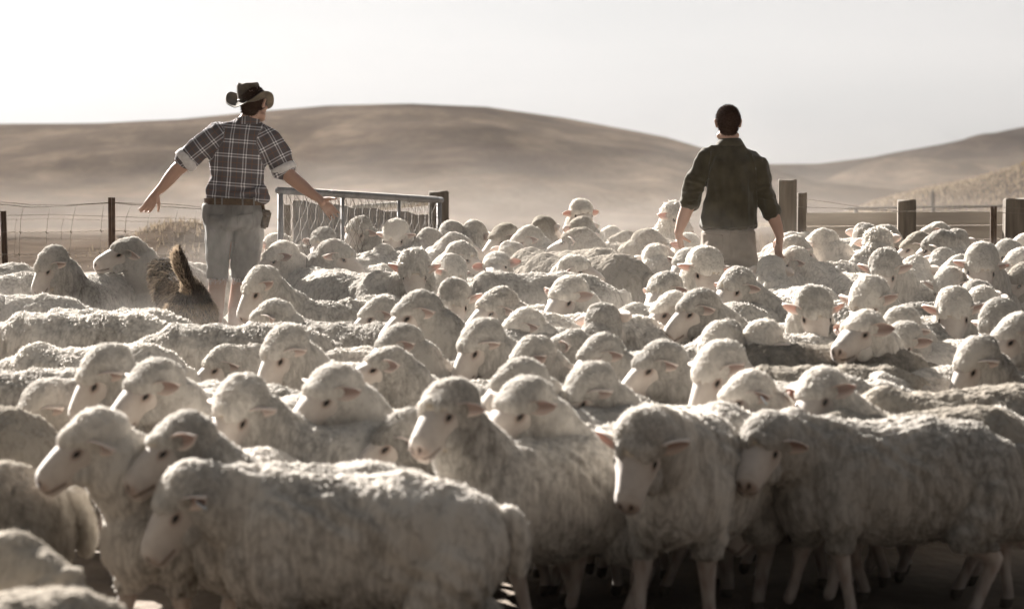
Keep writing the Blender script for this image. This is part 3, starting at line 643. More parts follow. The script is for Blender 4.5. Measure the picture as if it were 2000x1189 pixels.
# ------------------------------------------------------------------ pipe gate with chain mesh
def gate():
    A, Bp = pix(543, 372, 17.6), pix(862, 391, 20.4); d = (Bp - A); hor = Vector((d.x, d.y, 0)).normalized()
    zb = gz(A.x, A.y) + .12
    rt = empty('pipe_gate', (A.x, A.y, gz(A.x, A.y)), 'galvanised pipe gate hung with chain mesh right of the plaid shirt man', 'gate'); org = Vector(rt.location)
    Z = lambda p: p - org
    mb = MB(); mb.tube([Z(A), Z(Bp)], .024, 16); mb.build('top_rail', M_GALV, rt, True)
    mb = MB(); mb.tube([Z(A) + Vector((0, 0, zb - A.z)), Z(Bp) + Vector((0, 0, zb - A.z + .1))], .02, 12); mb.build('bottom_rail', M_GALV, rt, True)
    for t in (.012, .36, .71, .985):
        c = A + d * t; mb = MB(); mb.tube([Z(c) - Vector((0, 0, .02)), Z(Vector((c.x, c.y, zb + .1 * t)))], .020 if t < .1 or t > .9 else .013, 12); mb.build('upright_pipe', M_GALV, rt, True)
    mb = MB(); pass
    mb = MB(); Ld = math.hypot(d.x, d.y); n = 44; sp = Ld / n; H_ = 1.0; off = Vector((hor.y, -hor.x, 0)) * .012
    for i in range(-int(H_ / sp) - 1, n + 1):
        for sg in (1, -1):
            pts = []
            for q in range(13):
                zz = q / 12 * H_; xx = (i * sp + zz * .62) if sg > 0 else ((i + 1) * sp + int(H_ / sp) * sp * .62 - zz * .62)
                if 0 <= xx <= Ld: p = A + d * (xx / Ld); pts.append(Z(Vector((p.x, p.y, p.z - .03 - (H_ - zz) if False else zb + .02 + zz * (p.z - zb - .045) / H_))) + off * (1 if (q + i) % 2 else -.6))
            if len(pts) > 1: mb.tube(pts, .0022, 4, False)
    mb.build('chain_mesh', M_WIRE, rt, True)
    mb = MB()
    for i in range(15, 70):
        t = i / 72.0; p = Z(A + d * t); hn = [p + Vector((0, 0, .027 * math.sin(a))) + Vector((hor.y, -hor.x, 0)) * .027 * math.cos(a) + hor * (.010 * a) for a in np.linspace(0, 6.28, 9)]; mb.tube(hn, .0022, 4, False)
    mb.build('lacing_wire', M_WIRE, rt, True)
    # the dark panel standing behind, its stake and the pale pipe
    a, b = pix(572, 392, 19.2), pix(852, 421, 22.0); g0 = gz(a.x, a.y); r2 = MB(); u = b - a; nV = 14; V = []; F = []
    for i in range(nV):
        t = i / (nV - 1); p = a + u * t; jit = .012 * math.sin(i * 2.1); 
        for yy in (0, .03): V += [(p.x - a.x, p.y - a.y + yy, p.z - g0 + jit), (p.x - a.x, p.y - a.y + yy + .02 * math.sin(i), .05)]
    for i in range(nV - 1):
        o = i * 4; F += [(o, o + 4, o + 5, o + 1), (o + 2, o + 3, o + 7, o + 6), (o, o + 2, o + 6, o + 4)]
    F += [(0, 1, 3, 2), (nV * 4 - 4, nV * 4 - 2, nV * 4 - 1, nV * 4 - 3)]
    r2.raw(np.array(V), F); r2.build('grey_panel', M_PANEL, None, False, (a.x, a.y, g0), label='dark grey solid panel standing behind the mesh of the pipe gate', category='panel')
    p = pix(561, 400, 18.4); g1 = gz(p.x, p.y); mb = MB(); mb.box((0, 0, (p.z - g1) / 2), (.045, .045, p.z - g1), None, .004); mb.build('wooden_stake', M_WOOD, None, False, (p.x, p.y, g1), label='thin brown wooden stake just inside the near end of the pipe gate', category='stake')
    p0, p1 = pix(690, 409, 21.2), pix(848, 393, 22.6); mb = MB(); mb.tube([Vector((0, 0, 0)), p1 - p0], .032, 12)
    for t in (.05, .97): q = (p1 - p0) * t; mb.tube([q, Vector((q.x, q.y, gz(p0.x, p0.y) - p0.z))], .03, 10)
    mb.build('pipe_rail', noise_mat('bleached_pipe', (.5, .46, .4), (.66, .62, .55), 9, .7), None, True, tuple(p0), label='pale bleached rail sloping up behind the gate mesh', category='rail')
gate()

# bush high on the right bank
def bush():
    c = pix(2022, 352, 70); g = np.random.default_rng(5); z0 = gz(c.x, 70)
    rt = empty('bush', (c.x, 70, z0 - .1), 'yellowish bush on the right edge at the top of the grassy bank', 'bush')
    n = 5200; P = g.normal(size=(n, 3)); P /= np.linalg.norm(P, axis=1)[:, None]; P *= (g.random(n) ** .4 * .30)[:, None]; P[:, 2] = P[:, 2] * .8 + .32; P += .12 * np.stack([SinNoise(i, 12, 1.6)(P) for i in (31, 32, 33)], 1)
    s = g.uniform(.02, .045, n); a = g.normal(size=(n, 3)); a /= np.linalg.norm(a, axis=1)[:, None]; b = np.cross(a, g.normal(size=(n, 3))); b /= np.linalg.norm(b, axis=1)[:, None]
    V = np.stack([P - a * s[:, None], P + b * s[:, None] * .5, P + a * s[:, None], P - b * s[:, None] * .5], 1).reshape(-1, 3); o = np.arange(n) * 4
    add('leaves', mesh_np('leaves', V, [np.stack([o, o + 1, o + 2, o + 3], 1)], False, wool_mat('bush_leaf', (.12, .085, .045), (.32, .24, .13), .4), {'tone': np.repeat(g.random(n), 4)}), rt)
    mb = MB()
    for k in range(7): an = k * .9; mb.tube([(0, 0, 0), (.08 * math.cos(an), .08 * math.sin(an), .22), (.2 * math.cos(an), .2 * math.sin(an), .48)], [.03, .02, .008], 6)
    mb.build('stem', M_WOOD, rt, True)
bush()
# ------------------------------------------------------------------ people
M_SKIN, _t, _n, _l, _p = mat('skin'); _p.inputs['Base Color'].default_value = (0.35, 0.215, 0.16, 1); _p.inputs['Roughness'].default_value = .55
_p.inputs['Subsurface Weight'].default_value = .12; _p.inputs['Subsurface Radius'].default_value = (.012, .005, .003)
_nb = _n.new('ShaderNodeTexNoise'); _nb.inputs['Scale'].default_value = 60; _bp = _n.new('ShaderNodeBump'); _bp.inputs['Strength'].default_value = .15; _bp.inputs['Distance'].default_value = .004
_l(_nb.outputs['Fac'], _bp.inputs['Height']); _l(_bp.outputs[0], _p.inputs['Normal'])
M_HAIR = noise_mat('short_brown_hair', (.020, .011, .008), (.055, .030, .020), 160, 1.0, .5, bdist=.003, spec=.05)
M_DENIM = noise_mat('faded_denim', (.12, .115, .11), (.27, .26, .25), 9, .95, .35, bscale=220, bdist=.002, stretch=(1, 1, .6))
M_TROUSER = noise_mat('grey_work_trousers', (.17, .145, .12), (.27, .235, .20), 7, .95, .35, bscale=200, bdist=.002)
M_OLIVE = noise_mat('olive_fleece_cloth', (.034, .029, .018), (.066, .056, .037), 12, 1.0, .4, bscale=260, bdist=.002, sheen=.25, spec=.1)
M_CUFF = noise_mat('pale_shirt_lining', (.42, .40, .40), (.56, .54, .53), 40, .95, .2)
M_LEATHER = noise_mat('brown_leather', (.055, .035, .022), (.12, .08, .05), 30, .6, .3)
M_HAT = noise_mat('dusty_hat_leather', (.050, .038, .026), (.13, .105, .075), 14, .8, .4)
M_BOOT = noise_mat('dark_boot', (.03, .022, .016), (.07, .05, .04), 20, .7, .3)
def plaid_mat():
    m, t, n, l, p = mat('plaid_cotton')
    at = n.new('ShaderNodeAttribute'); at.attribute_name = 'weave'; sx = n.new('ShaderNodeSeparateXYZ'); l(at.outputs['Vector'], sx.inputs[0])
    def M(op, a, b=None):
        q = n.new('ShaderNodeMath'); q.operation = op
        for i, v in enumerate((a, b)):
            if v is None: continue
            if isinstance(v, (int, float)): q.inputs[i].default_value = v
            else: l(v, q.inputs[i])
        return q.outputs[0]
    def line(c, period, off, w):
        f = M('FRACT', M('ADD', M('DIVIDE', c, period), off)); return M('LESS_THAN', M('ABSOLUTE', M('SUBTRACT', f, .5)), w / period / 2)
    def lines(c):
        return M('MAXIMUM', line(c, .094, .0, .0075), line(c, .094, .19, .0075)), line(c, .094, .60, .003)
    wu, ou = lines(sx.outputs[0]); wv, ov = lines(sx.outputs[1])
    base = n.new('ShaderNodeRGB'); base.outputs[0].default_value = (.092, .082, .086, 1)
    def mixc(a, fac, col):
        q = n.new('ShaderNodeMix'); q.data_type = 'RGBA'; l(fac, q.inputs[0]); l(a, q.inputs[6]); q.inputs[7].default_value = (*col, 1); return q.outputs[2]
    c = mixc(base.outputs[0], M('MULTIPLY', M('MAXIMUM', ou, ov), .7), (.20, .095, .05))
    c = mixc(c, M('MULTIPLY', M('MAXIMUM', wu, wv), .60), (.45, .44, .46)); c = mixc(c, M('MULTIPLY', wu, wv), (.66, .65, .66))
    l(c, p.inputs['Base Color']); p.inputs['Roughness'].default_value = .95; p.inputs['Specular IOR Level'].default_value = .15
    tc = n.new('ShaderNodeTexCoord'); nb = n.new('ShaderNodeTexNoise'); nb.inputs['Scale'].default_value = 14; nb.inputs['Detail'].default_value = 6; bp = n.new('ShaderNodeBump'); bp.inputs['Strength'].default_value = .5; bp.inputs['Distance'].default_value = .012
    l(tc.outputs['Object'], nb.inputs['Vector']); l(nb.outputs['Fac'], bp.inputs['Height']); l(bp.outputs[0], p.inputs['Normal']); return m
M_PLAID = plaid_mat()

class Fig:
    def __init__(s, Y, rootpx): s.Y = Y; r = pix(rootpx, 500, Y); s.org = np.array([r.x, Y, gz(r.x, Y)])
    def p(s, px, py, dy=0): return np.array(pix(px, py, s.Y + dy)) - s.org

def cloth(f, b, name, material, parent, voxel=.010, folds=(), amp=.006, fq=6.0, seed=1, smooth=3, bones=None, cut=None):
    V, F, N = b.skin(voxel, smooth)
    n1 = SinNoise(seed, 20, fq, (1, 1, .5)); n2 = SinNoise(seed + 1, 20, fq * 2.4, (1.3, 1.3, .6))
    h = (1 - np.abs(n1(V)).clip(0, 1.5)) * amp + n2(V) * amp * .35
    for (c, d, wd, ln, a) in folds:                       # individual folds: centre, direction, width, length, height
        c = np.asarray(c, float); d = np.asarray(d, float); d /= np.linalg.norm(d); r = V - c; t = r @ d; q = np.linalg.norm(r - t[:, None] * d, axis=1)
        side = (r - t[:, None] * d)[:, 2]; h += a * np.exp(-(t / ln) ** 2) * np.cos(side / wd * 3.1) * np.exp(-(q / (wd * 2.2)) ** 2)
    V = V + N * h[:, None]
    at = {}
    if bones is not None:
        best = np.full(len(V), 1e9); UV = np.zeros((len(V), 3))
        for (a, bb, sc, off) in bones:
            a = np.asarray(a, float); bb = np.asarray(bb, float); d = bb - a; Ln = np.linalg.norm(d); d = d / Ln; t = ((V - a) @ d); tt = t.clip(-.3 if sc > 1.2 else 0, Ln); q = V - a - tt[:, None] * d; dist = np.linalg.norm(q * np.array([1 / sc, 1, 1]), axis=1)
            sd = np.cross(d, [0, 1, 0]); sd /= np.linalg.norm(sd); u = q @ sd + .25 * q[:, 1] * (1 if sc < 1.2 else .3)
            w_ = dist < best; best = np.where(w_, dist, best); UV[w_, 0] = u[w_] + off; UV[w_, 1] = t[w_]
        at['weave'] = UV
    me = mesh_np(name, V, [F], True, material, at)
    return add(name, me, parent)

def hand(b, wrist, d, side, curl=.35, spread=.16, sc=1.0, thumb=1):
    """palm and five bent fingers; d = hand direction, side = across the knuckles towards the thumb"""
    d = np.asarray(d, float); d /= np.linalg.norm(d); side = np.asarray(side, float); side -= d * (side @ d); side /= np.linalg.norm(side); nrm = np.cross(d, side)
    b.cap(wrist, (.024 * sc,) * 3, wrist + d * .03 * sc, (.027 * sc,) * 3)
    for o in (-.026, -.009, .009, .026): b.cap(wrist + d * .02 * sc + side * o * .5 * sc, .016 * sc, wrist + d * .088 * sc + side * o * sc, .0125 * sc)
    for o, ln, r_ in ((-.030, .062, .0078), (-.010, .076, .0086), (.010, .080, .0088), (.029, .072, .0086)):
        p = wrist + d * .088 * sc + side * o * sc; dd = d + side * o * spread * 28 * .25
        for k, fr in enumerate((.45, .31, .24)):
            ang = curl * (k + .6) * (1 + (o < 0) * .25); v = dd / np.linalg.norm(dd) * math.cos(ang) + nrm * math.sin(ang); q = p + v * ln * fr * sc; b.cap(p, r_ * sc * (1 - .09 * k), q, r_ * sc * (.95 - .1 * k)); p = q
    p = wrist + d * .025 * sc + side * .024 * thumb * sc
    for k, (fr, r_) in enumerate(((.040, .0135), (.032, .0105), (.026, .0092))):
        v = d * (.62 + .15 * k) + side * .72 * thumb + nrm * .25 * (k + 1); v /= np.linalg.norm(v); q = p + v * fr * sc; b.cap(p, r_ * sc, q, r_ * sc * .9); p = q

def head(b, c, th, tilt=0):
    """cranium, jaw, nose, brow, lips, chin and ears around centre c facing th"""
    f = np.array([math.sin(R(th)), -math.cos(R(th)), 0]); s = np.array([-f[1], f[0], 0.]); u = np.array([0, 0, 1.]); M = np.stack([s, f, u], 1)
    H = lambda x, y, z: c + s * x + f * y + u * z
    b.ell(H(0, -.012, .035), (.076, .094, .088), M); b.ell(H(0, .030, -.035), (.058, .062, .075), M); b.ell(H(0, .060, -.088), (.030, .026, .024), M)
    b.cap(H(0, .088, .005), (.010,) * 3, H(0, .108, -.028), (.014,) * 3); b.ell(H(0, .090, -.058), (.022, .010, .008), M); b.cap(H(-.035, .078, .028), .012, H(.035, .078, .028), .012)
    for q in (-1, 1):
        b.ell(H(q * .035, .068, -.022), (.020, .018, .018), M); b.cap(H(q * .050, .01, -.075), .026, H(q * .022, .052, -.090), .024)
        for a in np.linspace(-.4, 3.6, 10): b.ell(H(q * (.080 + .008 * math.sin(a)), -.008 - .013 * math.cos(a * 1.0), .004 + .026 * math.sin(a - .6)), (.007, .007, .008), M)
        b.ell(H(q * .077, -.006, -.004), (.008, .014, .022), M)
    return H, M

def eyes_for(parent, H):
    for q in (-1, 1): add('eye', mesh_np('eye', _ev * .0115 + H(q * .031, .080, .008), [_ef], True, M_EYE), parent)

def strands_on(o, n, ln, seed):
    me = o.data; g = np.random.default_rng(seed); co = np.empty(len(me.vertices) * 3); me.vertices.foreach_get('co', co); co = co.reshape(-1, 3); nr = np.empty(len(me.vertices) * 3); me.vertices.foreach_get('normal', nr); nr = nr.reshape(-1, 3)
    i = g.integers(0, len(co), n); P0 = co[i] + g.normal(size=(n, 3)) * .002; d = nr[i] + np.array([0, -.2, -.45]) + g.normal(size=(n, 3)) * .3; d /= np.linalg.norm(d, axis=1)[:, None]; L_ = ln * g.uniform(.5, 1.3, n)[:, None]; s_ = np.cross(d, g.normal(size=(n, 3))); s_ /= np.linalg.norm(s_, axis=1)[:, None]
    V = np.stack([P0 - s_ * .0009, P0 + s_ * .0009, P0 + d * L_], 1).reshape(-1, 3); k = np.arange(n) * 3; add('hair_strands', mesh_np('hair_strands', V, [np.stack([k, k + 1, k + 2], 1)], True, M_HAIR), o)

# --- the man in the plaid shirt
def plaid_man():
    f = Fig(16.8, 440); P = f.p
    b = Blob(); hc = P(497, 204); Hh, Mh = head(b, hc, 152)
    b.cap(P(478, 246), (.066, .062, .06), hc + np.array([-.01, -.01, -.05]), (.056,) * 3)
    b.chain([(P(457, 400), (.15, .10, .08)), (P(462, 330), (.15, .10, .08)), (P(470, 268), (.155, .095, .06)), (P(478, 240), (.08, .06, .04))])
    # arms
    LW = P(306, 376, .02); b.chain([(P(425, 266), .060), (P(378, 306), .052), (P(345, 332), .046), (P(332, 348), .044), (P(318, 365), .034), (LW, .026)])
    RW = P(624, 389, -.10); b.chain([(P(522, 276), .060), (P(550, 322), .052), (P(568, 346, -.03), .047), (P(588, 362, -.05), .044), (P(608, 378, -.08), .034), (RW, .027)])
    hand(b, LW, P(288, 407, 0) - LW, np.array([-.75, -.5, .4]), .42, .22, 1.06, -1)
    hand(b, RW, P(655, 422, -.14) - RW, np.array([.7, -.2, .65]), .12, .30, 1.05, 1)
    # legs
    b.chain([(P(432, 440), .085), (P(425, 540), .065), (P(424, 560, .0), .058), (P(420, 598, -.02), .060), (P(418, 650, -.01), .042), (P(417, 700), .036)])
    b.chain([(P(482, 440), .085), (P(474, 540, .1), .065), (P(468, 560, .12), .058), (P(463, 600, .10), .060), (P(458, 650, .10), .042), (P(456, 695, .12), .036)])
    V, F, N = b.skin(.0052, 3)
    body = add('person', mesh_np('person', V, [F], True, M_SKIN), None, tuple(f.org), None, label='man in rolled sleeve plaid shirt, brimmed hat and denim shorts spreading both arms', category='person')
    eyes_for(body, Hh)
    # shirt
    s = Blob(); D3 = lambda a, d_, e: (a, d_, e)
    s.chain([(P(460, 390), D3(.190, .125, .035)), (P(461, 372), D3(.185, .125, .05)), (P(462, 340), D3(.178, .120, .07)), (P(466, 300), D3(.198, .130, .08)), (P(469, 268), D3(.190, .115, .055)), (P(474, 248), D3(.125, .085, .04)), (P(480, 236), D3(.08, .07, .03))])
    s.cap(P(428, 262), .078, P(520, 272), .082); s.cap(P(425, 262), .075, P(478, 242), (.07, .07, .035)); s.cap(P(522, 272), .08, P(484, 243), (.07, .07, .035)); s.cap(P(500, 372), (.075, .10, .05), P(512, 388), (.052, .08, .035)); s.cap(P(415, 372), (.04, .08, .05), P(420, 385), (.04, .08, .03))
    SL0, SL1 = P(424, 264), P(364, 311); SR0, SR1 = P(525, 276), P(553, 328)
    s.chain([(SL0, .084), (P(392, 288), .076), (SL1, .076)]); s.chain([(SR0, .088), (P(546, 304), .082), (SR1, .078)])
    fo = [(P(440, 300, -.12), (.5, 0, -1), .05, .10, .007), (P(500, 310, -.12), (-.4, 0, -1), .05, .12, .007), (P(430, 365, -.1), (1, 0, -.5), .03, .10, .010), (P(495, 372, -.1), (1, 0, .35), .03, .12, .011), (P(460, 378, -.1), (1, 0, .1), .028, .14, .009), (P(420, 350, -.08), (1, 0, .7), .03, .07, .008), (P(515, 345, -.08), (.3, 0, 1), .035, .10, .010)]
    sh = cloth(f, s, 'shirt', M_PLAID, body, .0095, fo, .0055, 5.0, 21, 3, bones=[(P(461, 400), P(473, 235), 1.6, .0), (SL0, SL1, 1, .03), (SR0, SR1, 1, .02)])
    for a, bb, r_ in ((P(371, 306), P(358, 317), .083), (P(550, 322), P(557, 336), .084)):
        mb = MB(); d = Vector(bb - a); A = Vector(a); rr = [r_ * .92, r_, r_ * 1.02, r_, r_ * .86, r_ * .80]; tt = [0, .12, .5, 1.0, 1.02, .6]; mb.tube([A + d * t for t in tt], rr, 28, False)
        cf = mb.build('cuff', M_CUFF, body, True); me = cf.data; n2 = SinNoise(77, 16, 9)
        co = np.empty(len(me.vertices) * 3); me.vertices.foreach_get('co', co); co = co.reshape(-1, 3); co += n2(co)[:, None] * .003; me.vertices.foreach_set('co', co.ravel())
    # collar
    mb = MB(); cc = Vector(P(482, 238)); 
    for k in range(1):
        pts = []; n_ = 26
        V = []; Fc = []
        for i in range(n_ + 1):
            a = R(-200 + 320 * i / n_) ; x, y = .070 * math.cos(a), .064 * math.sin(a)
            V += [(cc.x + x * 1.02, cc.y + y, cc.z + .035 + x * .15), (cc.x + x * 1.32 + .0, cc.y + y * 1.38, cc.z - .012 + x * .05), (cc.x + x * 1.28, cc.y + y * 1.32, cc.z - .018)]
        for i in range(n_): o = i * 3; Fc += [(o, o + 3, o + 4, o + 1), (o + 1, o + 4, o + 5, o + 2)]
    at = {'weave': np.array(V)[:, [0, 2, 1]]}
    add('collar', mesh_np('collar', np.array(V), Fc, True, M_PLAID, at), body)
    # shorts
    s = Blob(); s.chain([(P(456, 400), D3(.195, .130, .03)), (P(456, 420), D3(.198, .140, .05)), (P(457, 440), D3(.194, .145, .04))])
    s.chain([(P(430, 445), D3(.098, .125, .06)), (P(426, 490, .0), D3(.078, .112, .06)), (P(425, 540, .01), D3(.066, .092, .03))]); s.chain([(P(484, 445, .02), D3(.102, .125, .06)), (P(481, 490, .05), D3(.090, .112, .06)), (P(477, 540, .08), D3(.082, .098, .03))])
    for q in (-1, 1): s.ell(P(456 + q * 26, 432, -.05), (.085, .085, .085))
    fo = [(P(432, 470, -.11), (.2, 0, 1), .03, .12, .008), (P(490, 470, -.08), (1, 0, .5), .03, .10, .008), (P(470, 452, -.1), (1, 0, .9), .025, .08, .008), (P(488, 520, -.05), (1, 0, .2), .03, .08, .006)]
    so = cloth(f, s, 'shorts', M_DENIM, body, .010, fo, .009, 5.5, 31)
    # pocket seams and frayed hems follow the cloth surface
    from mathutils.bvhtree import BVHTree
    def drape(meshobj, pts, push=.003):
        me = meshobj.data; bv = BVHTree.FromPolygons([v.co for v in me.vertices], [p_.vertices for p_ in me.polygons]); out = []
        for q in pts:
            h = bv.ray_cast(Vector((q[0], -1.0, q[2])), Vector((0, 1, 0)))
            if h[0] is not None: out.append(h[0] + Vector((0, -push, 0)))
        return out
    for pk in ([(413, 418), (440, 420), (440, 446), (427, 452), (414, 446), (413, 418)], [(469, 420), (497, 416), (500, 443), (486, 450), (471, 446), (469, 420)], [(455, 402), (456, 420), (457, 445), (457, 456)]):
        pts = []
        for (a0, b0), (a1, b1) in zip(pk[:-1], pk[1:]): pts += [P(a0 + (a1 - a0) * t, b0 + (b1 - b0) * t) for t in np.linspace(0, 1, 6)]
        dr = drape(so, pts)
        if len(dr) > 2: mb = MB(); mb.tube(dr, .0028, 5); mb.build('pocket_seam' if len(pk) > 4 else 'seam', M_DENIM, body, True)
    g = np.random.default_rng(2); mb = MB()
    for cx, cy, rx, dyy in ((425, 546, .066, .01), (477, 546, .082, .08)):
        for k in range(70):
            a = g.uniform(0, 6.28); c0 = P(cx, cy, dyy) + np.array([rx * math.cos(a), .10 * math.sin(a), .012]); q = c0 + np.array([g.normal() * .012, g.normal() * .01, -g.uniform(.012, .045)]); mb.tube([c0, (c0 + q) / 2 + g.normal(size=3) * .004, q], .0012, 3)
    mb.build('frayed_hem', M_CUFF, body, True)
    # belt, loops, pouch
    bc = Vector(P(457, 394)); V = []; Fc = []; n_ = 48
    for i in range(n_):
        a = 2 * math.pi * i / n_; x, y = .200 * math.cos(a), .138 * math.sin(a)
        for dz, rr in ((-.021, 1), (.021, 1), (.021, .97), (-.021, .97)): V.append((bc.x + x * rr, bc.y + y * rr, bc.z + dz - .02 * x))
    for i in range(n_):
        o, q = i * 4, ((i + 1) % n_) * 4
        for k in range(4): Fc.append((o + k, q + k, q + (k + 1) % 4, o + (k + 1) % 4))
    add('belt', mesh_np('belt', np.array(V), Fc, False, M_LEATHER), body)
    for px in (424, 438, 478, 499):
        c = P(px, 394); x = c[0] - bc.x; y = -.142 * math.sqrt(max(0, 1 - (x / .2) ** 2)); mb = MB(); mb.box((c[0], bc.y + y, c[2]), (.011, .006, .058), None, .001); mb.build('belt_loop', M_DENIM, body)
    pc = P(518, 428, -.02); mb = MB(); mb.box(tuple(pc), (.062, .040, .125), Matrix.Rotation(R(14), 3, 'Y'), .012); mb.box(tuple(pc + np.array([.004, -.004, .035])), (.070, .046, .05), Matrix.Rotation(R(14), 3, 'Y'), .010); mb.build('belt_pouch', M_LEATHER, body, True)
    mb = MB(); mb.tube([pc + np.array([-.01, 0, .05]), P(512, 396, -.02)], .012, 8); mb.build('pouch_strap', M_LEATHER, body, True)
    # boots
    for cx, cy, dy in ((417, 706, 0), (456, 706, .12)):
        s = Blob(); s.cap(P(cx, cy - 30, dy), .048, P(cx, cy - 4, dy), .046); s.cap(P(cx, cy, dy) * [1, 1, 0] + [0, 0, .045], .044, P(cx, cy, dy) * [1, 1, 0] + [.02, .17, .04], .040); v, ff, nn = s.skin(.009, 2); add('boot', mesh_np('boot', v, [ff], True, M_BOOT), body)
    # hair under the hat
    s = Blob(); s.ell(Hh(0, -.016, .030), (.081, .096, .092), Mh); s.ell(Hh(0, -.055, -.030), (.060, .045, .050), Mh); v, ff, nn = s.skin(.006, 2)
    lo = (v - hc); fwd = np.array([math.sin(R(152)), -math.cos(R(152)), 0]); keep = (lo @ fwd < .030) | (lo[:, 2] > .06); kf = keep[ff].all(1); u, inv = np.unique(ff[kf], return_inverse=True)
    v2 = v + nn * (SinNoise(9, 30, 60)(v) * .0025)[:, None]; strands_on(add('hair', mesh_np('hair', v2[u], [inv.reshape(-1, 4)], True, M_HAIR), body), 9000, .010, 3)
    # hat
    th = 150; fw = np.array([math.sin(R(th)), -math.cos(R(th)), 0]); sd = np.array([-fw[1], fw[0], 0]); up = np.array([-.13, .06, 1]); up /= np.linalg.norm(up); c = P(489, 201)
    V = []; n_ = 56; prof = [(.170, 0, 1), (.165, .002, 1), (.135, .0, .72), (.11, .0, .35), (.092, .002, .1), (.086, .008, 0), (.085, .03, 0), (.083, .07, 0), (.080, .112, 0), (.073, .132, 0), (.056, .134, 0), (.03, .120, 0), (.0, .112, 0)]
    for r_, z_, cu in prof:
        for k in range(n_):
            a = 2 * math.pi * k / n_; ca, sa = math.cos(a), math.sin(a)
            lift = cu ** 1.3 * (.076 * abs(sa) ** 1.7 - .030 * abs(ca) ** 2); rr = r_ * (1 - .16 * cu * abs(sa) ** 2)
            oval = (.90 if z_ > .005 or cu < .2 else 1.0)
            crease = -.014 * math.exp(-(sa / .4) ** 2) * (z_ > .11); pinch = 1 - (.16 * max(0, ca) * abs(sa) * 2) * (z_ > .06)
            V.append(c + fw * rr * ca * 1.06 + sd * rr * sa * oval * pinch + up * (z_ + lift + crease))
    Fc = [(i * n_ + k, i * n_ + (k + 1) % n_, (i + 1) * n_ + (k + 1) % n_, (i + 1) * n_ + k) for i in range(len(prof) - 1) for k in range(n_)]
    V = np.array(V); V += SinNoise(15, 16, 7)(V)[:, None] * .0022
    inner = V[:n_ * 6] - up * .005; V = np.vstack([V, inner]); o = len(prof) * n_
    Fc += [(o + i * n_ + k, o + (i + 1) * n_ + k, o + (i + 1) * n_ + (k + 1) % n_, o + i * n_ + (k + 1) % n_) for i in range(5) for k in range(n_)] + [(k, o + k, o + (k + 1) % n_, (k + 1) % n_) for k in range(n_)]
    ho = add('hat', mesh_np('hat', V, Fc, True, M_HAT), body)
    mb = MB(); 
    ring = [c + fw * .0875 * math.cos(a) + sd * .0775 * math.sin(a) + up * .014 for a in np.linspace(0, 2 * math.pi, 40)]
    mb.tube(ring, .006, 6, False); mb.build('hat_band', M_LEATHER, ho, True)
plaid_man()

